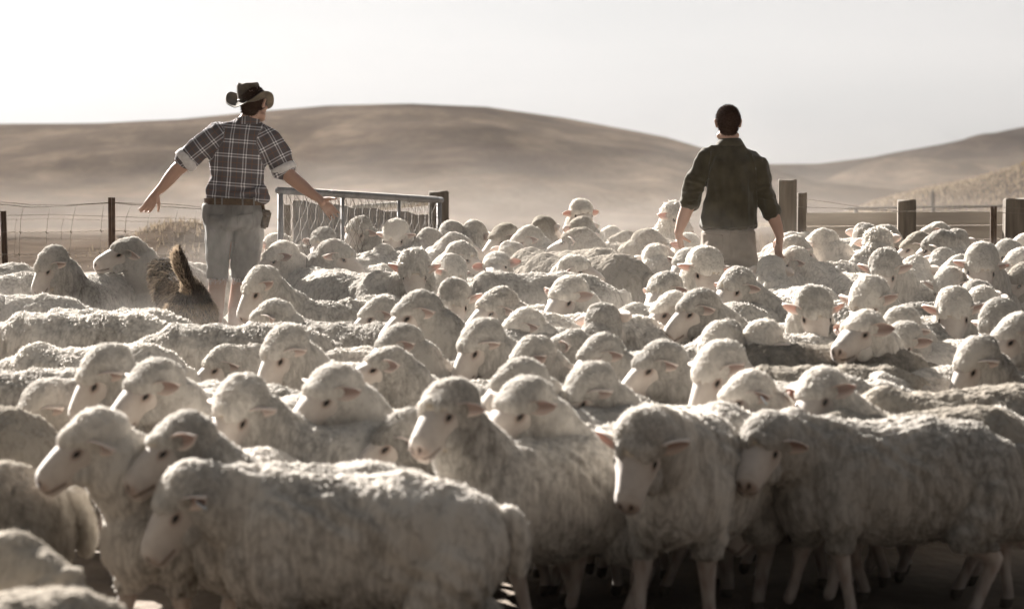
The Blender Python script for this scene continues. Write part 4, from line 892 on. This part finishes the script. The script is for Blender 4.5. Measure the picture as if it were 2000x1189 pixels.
# --- the man in the olive jacket
def jacket_man():
    f = Fig(17.0, 1422); P = f.p
    b = Blob(); hc = P(1422, 243); Hh, Mh = head(b, hc, 180)
    b.cap(P(1424, 290), (.060, .058, .05), hc + np.array([0, -.01, -.05]), (.058,) * 3)
    b.chain([(P(1423, 455), (.15, .10, .08)), (P(1426, 380), (.15, .10, .08)), (P(1428, 312), (.13, .085, .05)), (P(1426, 292), (.06, .05, .03))])
    LW = P(1325, 454, -.02); b.chain([(P(1380, 322), .052), (P(1354, 368), .050), (P(1343, 404), .047), (P(1334, 428), .042), (LW, .028)])
    RW = P(1523, 462, -.02); b.chain([(P(1472, 332), .052), (P(1496, 380), .050), (P(1509, 420), .047), (P(1517, 440), .040), (RW, .028)])
    hand(b, LW, P(1333, 495, .0) - LW, np.array([.35, .9, .15]), .38, .10, 1.0, 1); hand(b, RW, P(1518, 503, .0) - RW, np.array([-.55, .8, .1]), .42, .14, 1.02, 1)
    for cx, dy in ((1398, 0), (1450, .1)): b.chain([(P(cx, 500, dy), .085), (P(cx, 590, dy), .060), (P(cx, 640, dy), .058), (P(cx, 720, dy), .038)])
    V, F, N = b.skin(.0055, 3)
    body = add('person', mesh_np('person', V, [F], True, M_SKIN), None, tuple(f.org), None, label='bare headed man with short dark hair and olive jacket walking away, arms hanging', category='person')
    eyes_for(body, Hh); D3 = lambda a, d_, e: (a, d_, e)
    s = Blob(); s.chain([(P(1423, 442), D3(.186, .125, .035)), (P(1424, 425), D3(.180, .125, .05)), (P(1428, 385), D3(.166, .120, .07)), (P(1429, 345), D3(.168, .125, .08)), (P(1428, 318), D3(.172, .118, .06)), (P(1427, 297), D3(.115, .085, .04)), (P(1425, 286), D3(.078, .07, .03))])
    s.cap(P(1384, 310), .068, P(1470, 318), .070); s.cap(P(1384, 308), .066, P(1424, 284), (.06, .065, .03)); s.cap(P(1470, 316), .070, P(1428, 284), (.06, .065, .03))
    s.chain([(P(1380, 312), .074), (P(1360, 348), .068), (P(1352, 372), .066), (P(1347, 396), .062)]); s.chain([(P(1474, 322), .076), (P(1488, 356), .068), (P(1496, 382), .066), (P(1505, 412), .062)])
    fo = [(P(1440, 335, -.12), (.45, 0, -1), .045, .16, .010), (P(1450, 375, -.12), (.6, 0, -1), .04, .14, .009), (P(1395, 330, -.1), (.25, 0, 1), .03, .10, .008), (P(1352, 375, -.05), (1, 0, .2), .018, .06, .009), (P(1356, 355, -.05), (1, 0, -.3), .018, .06, .008), (P(1350, 390, -.05), (1, 0, .1), .015, .06, .008), (P(1498, 388, -.05), (1, 0, -.2), .018, .06, .009), (P(1490, 366, -.05), (1, 0, .3), .018, .06, .008), (P(1376, 435, -.05), (.1, 0, 1), .02, .10, .008), (P(1385, 400, -.08), (.25, 0, 1), .03, .12, .008)]
    jk = cloth(f, s, 'jacket', M_OLIVE, body, .0095, fo, .010, 5.0, 51, 2)
    from mathutils.bvhtree import BVHTree
    me = jk.data; bv = BVHTree.FromPolygons([v.co for v in me.vertices], [p_.vertices for p_ in me.polygons])
    for pts in ([(1388, 296), (1384, 320), (1383, 350), (1382, 380)], [(1468, 303), (1474, 330), (1476, 360), (1477, 385)], [(1370, 440), (1400, 443), (1440, 443), (1476, 440)]):
        out = []
        for (a0, b0), (a1, b1) in zip(pts[:-1], pts[1:]):
            for t in np.linspace(0, 1, 8): 
                q = P(a0 + (a1 - a0) * t, b0 + (b1 - b0) * t); h = bv.ray_cast(Vector((q[0], -1, q[2])), Vector((0, 1, 0)))
                if h[0] is not None: out.append(h[0] + Vector((0, -.001, 0)))
        if len(out) > 2: mb = MB(); mb.tube(out, .0032, 5); mb.build('jacket_seam', M_OLIVE, body, True)
    for a, bb, r_ in ((P(1349, 388), P(1344, 402), .064), (P(1503, 405), P(1508, 420), .064)):
        mb = MB(); d = Vector(bb - a); A = Vector(a); mb.tube([A + d * t for t in (0, .2, .6, 1.0, 1.02, .5)], [r_ * .95, r_ * 1.04, r_ * 1.04, r_, r_ * .88, r_ * .8], 24, False); mb.build('cuff', M_OLIVE, body, True)
    cc = Vector(P(1426, 280)); V = []; Fc = []; n_ = 30
    for i in range(n_ + 1):
        a = R(-215 + 250 * i / n_); x, y = .064 * math.cos(a), .062 * math.sin(a)
        V += [(cc.x + x * 1.0, cc.y + y, cc.z + .034), (cc.x + x * 1.10, cc.y + y * 1.10, cc.z + .032), (cc.x + x * 1.5, cc.y + y * 1.45, cc.z - .010 ), (cc.x + x * 1.45, cc.y + y * 1.4, cc.z - .018)]
    for i in range(n_):
        o = i * 4
        for k in range(3): Fc.append((o + k, o + 4 + k, o + 5 + k, o + 1 + k))
    add('collar', mesh_np('collar', np.array(V), Fc, True, M_OLIVE), body)
    s = Blob(); s.chain([(P(1423, 452), D3(.180, .120, .03)), (P(1423, 472), D3(.186, .135, .05)), (P(1423, 500), D3(.188, .140, .05))])
    for q, dy in ((-1, 0), (1, .08)): s.ell(P(1423 + q * 26, 488, -.05), (.085, .085, .09)); s.chain([(P(1423 + q * 27, 505, dy * .3), D3(.102, .12, .06)), (P(1423 + q * 27, 600, dy), D3(.088, .095, .06)), (P(1423 + q * 27, 705, dy), D3(.075, .08, .04))])
    tr = cloth(f, s, 'trousers', M_TROUSER, body, .011, [(P(1400, 510, -.1), (1, 0, .3), .03, .08, .007), (P(1450, 512, -.1), (1, 0, -.3), .03, .08, .007)], .005, 5.0, 61)
    me = tr.data; bv = BVHTree.FromPolygons([v.co for v in me.vertices], [p_.vertices for p_ in me.polygons])
    for pts in ([(1368, 457), (1408, 459), (1408, 486)], [(1438, 461), (1476, 457), (1478, 486)], [(1422, 448), (1423, 470), (1424, 515)], [(1369, 453), (1395, 455), (1423, 455), (1450, 455), (1478, 453)]):
        out = []
        for (a0, b0), (a1, b1) in zip(pts[:-1], pts[1:]):
            for t in np.linspace(0, 1, 8): 
                q = P(a0 + (a1 - a0) * t, b0 + (b1 - b0) * t); h = bv.ray_cast(Vector((q[0], -1, q[2])), Vector((0, 1, 0)))
                if h[0] is not None: out.append(h[0] + Vector((0, -.002, 0)))
        if len(out) > 2: mb = MB(); mb.tube(out, .0026, 5); mb.build('seam', M_TROUSER, body, True)
    for cx, dy in ((1396, 0), (1450, .08)):
        s = Blob(); q = P(cx, 715, dy) * [1, 1, 0]; s.cap(q + [0, 0, .12], .05, q + [0, 0, .05], .048); s.cap(q + [0, 0, .045], .044, q + [0, .17, .04], .040); v, ff, nn = s.skin(.009, 2); add('boot', mesh_np('boot', v, [ff], True, M_BOOT), body)
    s = Blob(); s.ell(Hh(0, -.014, .036), (.0785, .0975, .092), Mh); s.ell(Hh(0, -.055, -.028), (.062, .046, .050), Mh); v, ff, nn = s.skin(.006, 2)
    lo = (v - hc); keep = (lo[:, 1] < .030) | (lo[:, 2] > .06); kf = keep[ff].all(1); u, inv = np.unique(ff[kf], return_inverse=True); v2 = v + nn * (SinNoise(19, 30, 60)(v) * .0012)[:, None]
    strands_on(add('hair', mesh_np('hair', v2[u], [inv.reshape(-1, 4)], True, M_HAIR), body), 9000, .010, 3)
jacket_man()

# --- the dog seen from behind, tail up
def dog():
    f = Fig(15.4, 375); P = f.p; b = Blob()
    b.cap(P(374, 596), (.105, .13, .145), P(350, 588, .45), (.115, .15, .15)); b.cap(P(350, 585, .45), (.115, .15, .15), P(336, 560, .62), .105); b.cap(P(336, 560, .62), .10, P(322, 535, .75), .085)
    b.ell(P(320, 528, .80), (.085, .095, .08)); b.cap(P(314, 532, .86), .05, P(302, 540, .95), .032)
    for s in (-1, 1):
        b.cap(P(372, 610) + [s * .07, 0, 0], .085, P(372, 650) + [s * .08, .05, 0], .06); b.chain([(P(372, 650) + [s * .08, .05, 0], .055), (np.array([P(372, 650)[0] + s * .085, -.05, .16]), .028), (np.array([P(372, 650)[0] + s * .085, .0, .02]), .026)])
        b.chain([(P(350, 620, .45) + [s * .08, 0, 0], .06), (np.array([P(350, 620, .45)[0] + s * .08, .45, .2]), .03), (np.array([P(350, 620, .45)[0] + s * .08, .46, .02]), .027)])
        b.cap(P(320, 516, .78) + [s * .055, 0, 0], .022, P(320, 510, .78) + [s * .085, -.01, -.03], .014)
    tl = [(P(376, 566, -.06), .030), (P(364, 546, -.13), .036), (P(354, 522, -.13), .040), (P(347, 502, -.08), .034), (P(349, 488, -.03), .014)]
    b.chain(tl)
    V, F, N = b.skin(.010, 3); org = f.org
    me = mesh_np('dog', V, [F], True, noise_mat('dog_coat', (.018, .013, .010), (.05, .035, .025), 20, .9, .4)); o = add('dog', me, None, tuple(org), None, label='black and tan dog seen from behind with its bushy tail held straight up', category='dog')
    for q in (-1, 1): add('eye', mesh_np('eye', _ev * .011 + P(311, 524, .87) + np.array([q * .03, 0, 0]), [_ef], True, M_EYE), o)
    g = np.random.default_rng(4); nT = 42000; c = V[F].mean(1); n_ = N[F[:, 0]]; i = g.integers(0, len(F), nT); Pp = c[i] + g.normal(size=(nT, 3)) * .004; nn = n_[i]
    T = np.array([t[0] for t in tl]); dt = np.linalg.norm(Pp[:, None] - T[None], axis=2).min(1); tail = (dt < .075)
    back = Pp - np.array(P(374, 560)); tan = ((Pp[:, 2] < P(374, 590)[2]) & (Pp[:, 1] < .02)) | (tail & (Pp[:, 0] < np.interp(Pp[:, 2], [T[0][2], T[-1][2]], [T[0][0], T[-1][0]]) + .005))
    mane = np.linalg.norm(Pp - P(330, 548, .66), axis=1) < .17
    d_ = nn * np.where(tail, .28, .5)[:, None] + g.normal(size=(nT, 3)) * .18 + np.where(tail, 1, 0)[:, None] * np.array([-.25, -.1, .9]) + np.where(tail, 0, 1)[:, None] * np.array([.1, -.5, -.55]); d_ /= np.linalg.norm(d_, axis=1)[:, None]
    Ln = np.where(tail, .032, np.where(mane, .055, .030)) * g.uniform(.6, 1.3, nT); up = np.cross(d_, g.normal(size=(nT, 3))); up /= np.linalg.norm(up, axis=1)[:, None]; rb = .0015
    FV = np.stack([Pp - up * rb, Pp + up * rb, Pp + d_ * (Ln * .6)[:, None] + up * rb, Pp + d_ * (Ln * .6)[:, None] - up * rb, Pp + d_ * Ln[:, None] + np.array([0, 0, -.006])], 1).reshape(-1, 3); o5 = np.arange(nT) * 5
    tn = np.where(tan, .75, np.where(mane & (g.random(nT) < .4), .42, .10)) + g.normal(size=nT) * .12
    m = wool_mat('dog_fur', (.018, .013, .011), (.48, .38, .28), .35); add('fur', mesh_np('fur', FV, [np.stack([o5, o5 + 1, o5 + 2, o5 + 3], 1), np.stack([o5 + 3, o5 + 2, o5 + 4], 1)], True, m, {'tone': np.clip(np.repeat(tn, 5), 0, 1)}), o)
dog()
# hx, hy (photo row of the crown), facing, nose pitch, neck (0 low 1 normal 2 high 3 down), body facing, size, style (1 shaggy, 2 dark), tag, label
S = [
(350,903,-65,65,0,-90,1.02,0,1,'nearest sheep, side on with drooping head and a pale tag in its ear'),
(165,795,-62,45,1,-40,1.0,0,0,'sheep with white face in profile and dark shaded neck behind the nearest one'),
(335,803,-60,45,1,-85,1.0,0,0,'sheep with pink muzzle just above and behind the nearest sheep'),
(868,738,-35,45,4,-60,1.0,0,0,'sheep holding its head high with white nose and full fleece, front row centre'),
(1250,800,-18,65,0,-25,1.1,0,0,'front sheep with long white face lowered and one red lit ear'),
(1490,803,-30,45,0,-80,1.03,0,0,'front sheep walking with pink nose, its whole flank and legs in view'),
(1975,610,-62,45,1,-60,1.0,0,0,'sheep with dark nostril cut by the right edge of the picture'),
(1897,657,-62,65,1,-40,.98,0,0,'sheep with curly brown topknot under the nose at the right edge'),
(1597,715,-45,45,1,-85,.98,0,0,'sheep with dark ear looking over the back of the walking front sheep'),
(1447,722,-50,45,1,-60,.95,0,1,'sheep with half hidden face and pale ear tag behind the front pair'),
(1393,668,-60,65,1,-50,1.0,0,0,'sheep with long nose pointing down and torn reddish ear, right of centre'),
(1275,663,-62,45,1,-40,1.0,0,0,'sheep in profile with bright nose ridge and very dark woolly cheek'),
(1397,627,-60,65,1,None,1.0,0,0,'sheep whose crown alone shows above the torn eared one'),
(1482,627,-45,65,1,-60,1.0,0,0,'sheep with dark drooping ear looking down, right of the torn eared one'),
(1163,650,-48,45,1,None,.98,0,0,'sheep with pale eye ring and brown cheek in the middle of the flock'),
(1138,710,-60,65,1,-60,.96,0,0,'sheep with dark eye patch and short muzzle below the pale ringed one'),
(1012,735,-42,45,1,-50,1.0,0,0,'sheep with big round woolly head right behind the high headed front sheep'),
(1000,698,-60,45,1,None,.97,0,0,'sheep with just its curved crown above the big round head'),
(1027,657,-60,65,1,None,.98,0,0,'sheep with sloping crown and dark ear tip in the middle of the flock'),
(928,624,-60,65,1,-60,1.0,0,0,'pale sheep with nose sloping down toward the lower left, mid flock'),
(768,632,-62,45,1,None,.98,0,0,'pale sheep with rounded crown and no visible eye behind the small neat head'),
(745,676,-65,25,1,-45,.92,0,0,'small neat sheep head with pointed ear pricked to the right'),
(637,710,-60,45,1,-50,1.0,0,0,'sheep with dark ear hole and white brow, looking left over a dark back'),
(772,797,-65,45,0,-50,1.0,0,0,'small sheep head tucked against the chest of the high headed front sheep'),
(460,733,-48,65,1,-88,1.0,0,0,'sheep with greyish crown and two dark eyes, its grey back running right'),
(287,700,-55,45,1,-50,1.0,0,0,'sheep with heavy brown fringe around one dark eye, left of centre'),
(190,675,-60,65,1,-60,1.0,0,0,'sheep with long pale nose ridge left of the heavy fringed one'),
(72,745,-60,65,0,-60,.96,0,0,'sheep with only a brown curly crown showing near the left edge'),
(545,637,-52,65,1,-50,1.0,0,0,'sheep with clear white eye ring and ear folded back, in mid flock'),
(428,672,-68,45,0,-60,.90,0,0,'slim pale lamb-like sheep with pinkish mouth beside the ringed eye sheep'),
(92,482,-42,65,1,-20,1.0,0,0,'sheep by the left fence with drooping ear and broad brown flank'),
(243,462,-62,25,1,-12,1.02,0,0,'tall sheep with thick wrinkled neck in front of the dark steel post'),
(500,520,-52,65,1,-78,1.02,0,0,'creamy sheep with round white rump just right of the plaid shirt man'),
(520,583,-75,45,1,-60,.95,0,0,'pale crown of a sheep poking up below the creamy round rump'),
(540,470,-70,45,1,-60,1.0,0,0,'sheep with small ear dot on its cheek beside the denim shorts'),
(538,454,-150,25,1,-165,.98,0,0,'sheep looking away behind the one beside the denim shorts'),
(628,444,-12,45,1,-40,.98,0,0,'white faced sheep with big pink ear in front of the grey panel'),
(594,478,160,25,1,175,.9,0,0,'small low sheep with pink ear left of the big pink eared one'),
(663,466,68,45,1,18,1.0,0,0,'sheep turned right with thick curls and nose down, below the gate'),
(698,422,-28,45,1,-55,1.0,0,0,'sheep with high curly head and pink left ear under the gate mesh'),
(770,428,-18,65,1,10,1.0,0,0,'sheep with peaked crown and both ears out under the gate mesh'),
(762,459,60,25,0,60,1.0,0,0,'little smooth crown in front of the peaked sheep below the gate'),
(752,476,172,25,1,172,.92,0,0,'sheep seen from behind with two pricked ears below the gate'),
(808,488,0,65,1,50,1.04,1,0,'shaggy sheep in long ropy fleece staring at the camera'),
(890,497,22,65,1,-20,.95,0,0,'sheep with red left ear and white muzzle right of the shaggy one'),
(968,491,0,25,1,-30,.96,0,0,'sheep facing the camera with both ears spread, resting over a smooth back'),
(888,545,-8,65,1,-50,1.0,0,0,'sheep lowering a broad white face with one pink ear to the left'),
(803,566,-70,45,1,-60,1.08,0,0,'large round headed sheep with flat ear below the shaggy one'),
(730,578,-70,45,1,-60,.95,0,0,'little pale head half hidden left of the large round headed sheep'),
(962,560,-50,45,1,-85,1.0,0,0,'pale sheep with sharp ear pointing right in the centre'),
(1104,538,-52,45,1,-40,1.05,0,0,'tall pale sheep with fluffy fringe over two small eyes, centre'),
(1130,497,62,25,1,35,.95,0,0,'sheep in profile to the right with tall fluffy quiff'),
(1066,421,150,25,2,172,.93,2,0,'sheep seen from behind stretching its neck with one ear up'),
(1137,388,14,45,2,-10,.94,0,0,'highest head of the flock, facing the camera with both ears out'),
(1132,422,-150,25,1,-105,1.0,2,0,'dark fleeced sheep right in front of the highest head'),
(1122,444,-110,25,1,-130,1.05,2,0,'dark brown round head with an orange ear hole below the highest head'),
(1278,475,-158,45,1,-120,1.0,0,0,'greyish back of a head left of the olive jacket man, ear slit on top'),
(1210,450,-112,25,1,-100,.95,2,0,'dark curly crown with a black ear hole, left of the olive jacket man'),
(1277,446,80,45,1,60,1.0,2,0,'dark headed sheep nosing right toward the olive jacket man'),
(1190,441,-150,25,1,-160,.95,0,0,'far off crown in the back row between the dark heads'),
(1322,393,42,45,2,60,.95,1,0,'tall sheep with shaggy neck looking past the man in the olive jacket'),
(1348,455,30,45,1,20,.95,0,0,'small pale head behind the left hand of the olive jacket man'),
(1338,484,-40,45,1,None,.95,0,0,'pale crown just below the left hand of the olive jacket man'),
(978,436,-60,45,1,-50,1.0,2,0,'back row sheep with brown curls and long pale nose, head to the left'),
(1022,440,-60,45,1,-60,1.0,0,0,'back row sheep with slim pinkish face left of the stretched neck'),
(932,429,140,45,1,150,1.0,0,0,'plain round crown in the back row right of the big wooden post'),
(887,430,155,25,1,150,1.0,0,0,'back row head with small ear against the foot of the wooden post'),
(846,444,150,25,1,140,.98,0,0,'back row head with ear stretched left under the gate end'),
(858,462,-40,45,0,None,.95,0,0,'low crown between the gate end and the shaggy sheep'),
(873,466,165,25,1,150,.95,0,0,'head turned away with two upright ears behind the red eared one'),
(910,470,55,45,1,40,.95,0,0,'sheep looking right with a bright pink ear, above the spread ear one'),
(898,453,120,25,1,120,1.0,0,0,'tiny lamb-like crown above the bright pink ear'),
(1001,470,168,25,4,170,.92,0,0,'small head turned away with left ear out, beside the seated looking back'),
(1380,483,16,65,1,-12,1.08,0,0,'big round woolly head right in front of the olive jacket man'),
(1432,520,-50,45,1,-92,1.05,0,0,'sheep with bright cheek and long ear, its combed flank to the right'),
(1506,498,170,25,1,-160,.98,0,0,'sheep with ear pointing right under the right hand of the jacket man'),
(1594,446,-110,45,1,-120,1.05,0,0,'round cheeked sheep by the thick wooden post looking left'),
(1534,453,-60,45,0,None,1.0,0,0,'small pale crown between jacket man and thick wooden post'),
(1562,458,120,45,1,None,1.0,0,0,'rough low crown at the foot of the thick wooden post'),
(1540,480,-70,45,1,None,.95,0,0,'pale low head next to the right fingers of the jacket man'),
(1714,444,165,25,4,95,1.02,1,0,'shaggy sheep with long combed fleece and a red ear, head turned away'),
(1694,435,170,25,4,160,1.0,0,0,'crown just showing behind the shaggy sheep with the red ear'),
(1744,441,62,65,1,70,1.0,0,0,'sheep with nose down to the right beside the shaggy red eared one'),
(1727,487,-20,65,1,-75,1.08,0,0,'broad headed sheep with ear drooping right, below the shaggy back'),
(1790,498,165,25,1,170,1.0,0,0,'sheep facing away with ear to the right behind the broad headed one'),
(1783,452,-70,45,1,-80,1.0,2,0,'dark faced sheep at the foot of the square fence post'),
(1820,433,-80,25,1,-100,1.0,0,0,'highest crown along the plank fence'),
(1826,448,-105,45,4,-110,1.03,0,0,'sheep with parted curls on its temple in front of the plank fence'),
(1868,446,165,25,1,170,1.0,0,0,'sheep facing the plank fence with one ear pricked right'),
(1848,483,160,25,1,150,1.0,0,0,'head with a red ear pointing left, right of the broad headed sheep'),
(1862,497,-130,45,1,-120,1.0,0,0,'plain woolly crown below the red ear, right side of the flock'),
(1917,475,-12,65,1,-40,1.12,0,0,'big dark curled head with two sharp ears near the right edge'),
(1958,466,-60,45,1,None,.95,0,0,'crown at the foot of the thin steel post near the right edge'),
(1992,455,-110,45,1,-120,1.0,0,0,'head with brown ear at the right edge in the back row'),
(1985,483,-60,45,1,None,1.0,0,0,'woolly crown on the right edge beside the big dark curled head'),
(1990,512,-60,45,1,None,1.0,2,0,'dark shaded crown on the right edge in the upper flock'),
(1851,523,-25,65,1,None,.95,0,0,'small round forelock sheep left of the big dark curled head'),
(1292,530,-25,45,1,-60,1.0,0,0,'sheep with slim white face and jagged ear, left of the big round head'),
(1353,563,-60,45,1,-88,1.03,0,0,'sheep with pale nose slanting to the left, centre right'),
(1302,568,-60,45,1,None,.98,0,0,'sheep half hidden behind the slanting pale nose'),
(1182,590,170,25,4,-150,.97,0,0,'sheep with an ear lying back over a low pale crown, centre'),
(1592,560,2,65,1,-40,1.05,0,0,'sheep facing the camera in the dust, both pink ears level'),
(1692,540,-25,65,1,-60,1.1,0,0,'large bright crown with face lowered, right of the level eared sheep'),
(1680,605,-50,25,1,-40,1.0,0,0,'sheep with big dark pointed ear to the right and pink nose'),
(1755,600,-28,65,1,-60,1.0,0,0,'sheep with ear swept right, behind the dark pointed ear'),
(1760,628,-35,45,1,None,.95,0,0,'small sheep with curled ear tucked below the swept ear one'),
(1862,561,-10,65,1,-40,1.03,0,0,'round curly crown with white face down, right part of the flock'),
(1925,556,150,25,1,-165,1.0,0,0,'head turned away with long pink ear reaching the right edge'),
(1912,545,155,25,1,150,.98,0,0,'crown and ear just behind the long pink ear'),
(1945,585,-30,65,1,-35,1.05,0,0,'sheep with arched curly neck close to the right edge'),
(1938,622,-40,65,0,None,1.0,0,0,'thick curled brow between the arched neck and the edge head'),
(1104,642,-90,25,1,-95,.95,0,0,'low pale crown with fuzzy outline in the middle of the flock'),
(1012,600,-60,45,1,None,.95,0,0,'pale crown buried behind the sharp eared sheep in the centre'),
]
# rows known by their backs only: centre of back x, row, body facing, size, style, neck, label
B = [
(345,606,-90,1.08,0,3,'long bright backed sheep running off the left edge in mid flock'),
(372,600,-88,1.0,0,3,'sheep behind the long bright back, its rump sloping to the right'),
(645,627,-90,1.05,0,3,'sheep with level back under the plaid shirt man, head hidden'),
(870,628,-92,1.02,0,3,'sheep with pale level back left of the large round headed one'),
(62,566,-80,1.0,0,3,'sheep showing its rounded rump at the left edge'),
(185,572,-100,.98,0,3,'sheep with hollow back catching light below the left fence'),
(103,533,-60,.95,0,1,'smooth shorn looking sheep at the left edge with its ear cut off by the frame'),
(85,514,-90,1.0,0,3,'brown back at the far left against the wire fence'),
(440,507,-95,.93,0,3,'sheep with curly back hidden behind the dog and the bare legs'),
(1205,527,-88,1.06,0,3,'sheep with smooth arched back under the chin of the spread ear one'),
(1222,486,-130,1.1,2,3,'sheep with broad brown rump left of the dark heads'),
(1258,497,-128,1.08,2,3,'second brown rump right beside the broad one'),
(1290,472,-100,1.06,2,3,'dark back sloping down to the right behind the brown rumps'),
(1322,606,-92,1.05,0,3,'pale humped back right in the centre of the dust'),
(1510,592,-95,1.03,0,3,'pale back right of the slanting nose, fading into dust'),
(1590,575,-60,1.0,0,3,'faint back melting into dust below the combed flank'),
(1800,662,-98,1.08,2,3,'dark humped back below the big dark pointed ear'),
(1662,648,-70,.98,0,3,'cream rump in front of the level eared sheep'),
(1722,704,-92,.95,0,3,'grey back arching above the dark eared sheep on the right'),
(1812,708,-100,1.0,2,3,'brown mottled back beside the bare looking rump'),
(1900,712,-60,.95,0,3,'smooth bare looking rump between brown back and curly topknot'),
(1800,738,-88,.95,0,3,'bluish grey back in shade behind the dark eared sheep'),
(1882,630,-85,1.0,1,3,'rough matted back under the round curly crown'),
(2080,750,-85,1.06,2,3,'long dark back running under the nose at the right edge'),
(2005,792,-80,1.04,2,3,'tall rump with hanging fleece behind the walking front sheep'),
(1385,788,-92,1.0,0,3,'grey speckled back behind the long white face'),
(1190,798,-90,1.0,0,3,'short stretch of grey back left of the long white face'),
(815,797,-90,.92,2,3,'dark slate back behind the small tucked head'),
(352,672,-88,1.0,0,3,'pale rump rising behind the two heads on the left'),
(228,716,-80,1.0,0,3,'sheep with bright spine line across the left edge'),
(100,795,-90,1.0,2,3,'dark dappled back at the left edge behind two profiles'),
(125,885,-80,1.02,2,3,'brown striped rump on the left edge below the dappled one'),
(-330,1000,60,1.0,2,3,'shaded sheep at the bottom left stretching its neck downward'),
(262,1150,-90,1.0,2,3,'dark back just rising over the bottom edge at the left'),
(704,526,-150,1.0,0,3,'back of a sheep between the creamy rump and the turned right curls'),
(775,532,-150,1.02,0,3,'plain warm flank left of the ropy fleece'),
(930,487,-60,1.0,0,3,'flank behind the red eared sheep'),
(1905,590,-80,1.0,1,3,'knotted fleece back left of the arched neck'),
(1700,472,-90,.98,0,3,'low back strip between thick post and shaggy fleece'),
]
# ------------------------------------------------------------------ the flock
for (hx, hy, th, pi_, rs, tb, k, st, tg, lab) in sorted(S, key=lambda r: (r[5] is None, -r[1])):
    place_sheep(hx, hy, th, pi_, rs, tb, k * (.95 if hy < 665 and hy not in (388, 393, 610, 605) else 1), st, lab, bool(tg))
for (bx, by, tb, k, st, rs, lab) in B:
    tb += (0 if by > 780 or tb < -100 else ((int(bx) * 5 + int(by) * 3) % 41 - 20))
    place_sheep(bx, by, tb, 65, rs, tb, k, st, lab, body=True)
print('sheep meshes', len(KEYS), 'sheep', len(S) + len(B))
# ------------------------------------------------------------------ air: even haze box and the raised dust
def vol_mat(name, dens, col, g_=.55):
    m = bpy.data.materials.new(name); m.use_nodes = True; n = m.node_tree.nodes; n.clear(); o = n.new('ShaderNodeOutputMaterial'); v = n.new('ShaderNodeVolumePrincipled')
    v.inputs['Color'].default_value = (*col, 1); v.inputs['Density'].default_value = dens; v.inputs['Anisotropy'].default_value = g_; m.node_tree.links.new(v.outputs[0], o.inputs['Volume']); return m
def haze():
    mb = MB(); mb.box((0, 430, 24), (640, 920, 60)); o = mb.build('haze', vol_mat('haze_air', .00009, (.80, .77, .75), .3), None, False, None, kind='stuff')
haze()
def dust(name, c, r, dens, seed):
    v, f = _ico(5); nz = SinNoise(seed, 16, .35); q = v * (1 + .16 * nz(v * np.array(r))[:, None]) * np.array(r); q[:, 2] = np.maximum(q[:, 2], -.9 * r[2])
    add(name, mesh_np(name, q, [f], True, vol_mat(name, dens, (.92, .86, .80), .45)), None, c, None, kind='stuff')
for i, q in enumerate((1.30, 1.08, .86, .64, .42)):          # nested soft-edged shells of the raised dust
    dust('dust_cloud', (0.0 - .4 * i, 16.0 + .1 * i, .55), (8.6 * q, 4.2 * q, 1.0 * q), .012, 3 + i)
for i, (x, y, rx, ry, rz) in enumerate(((0.5, 36, 13, 8, 2.3), (-1.5, 33, 8, 6, 1.9), (2.5, 38, 7, 7, 2.5), (0.5, 42, 17, 12, 1.9), (-4.0, 40, 6, 6, 2.1), (3.5, 30, 5, 4, 1.7))):
    dust('drifting_dust', (x, y, 0.6), (rx, ry, rz), .0018, 19 + i)
for i, q in enumerate((1.15, .95, .75)):                        # thicker dust close to the trampled ground
    dust('low_dust', (0.0 + .5 * i, 15.4, .45), (7.0 * q, 3.0 * q, .52 * q), .035, 40 + i)
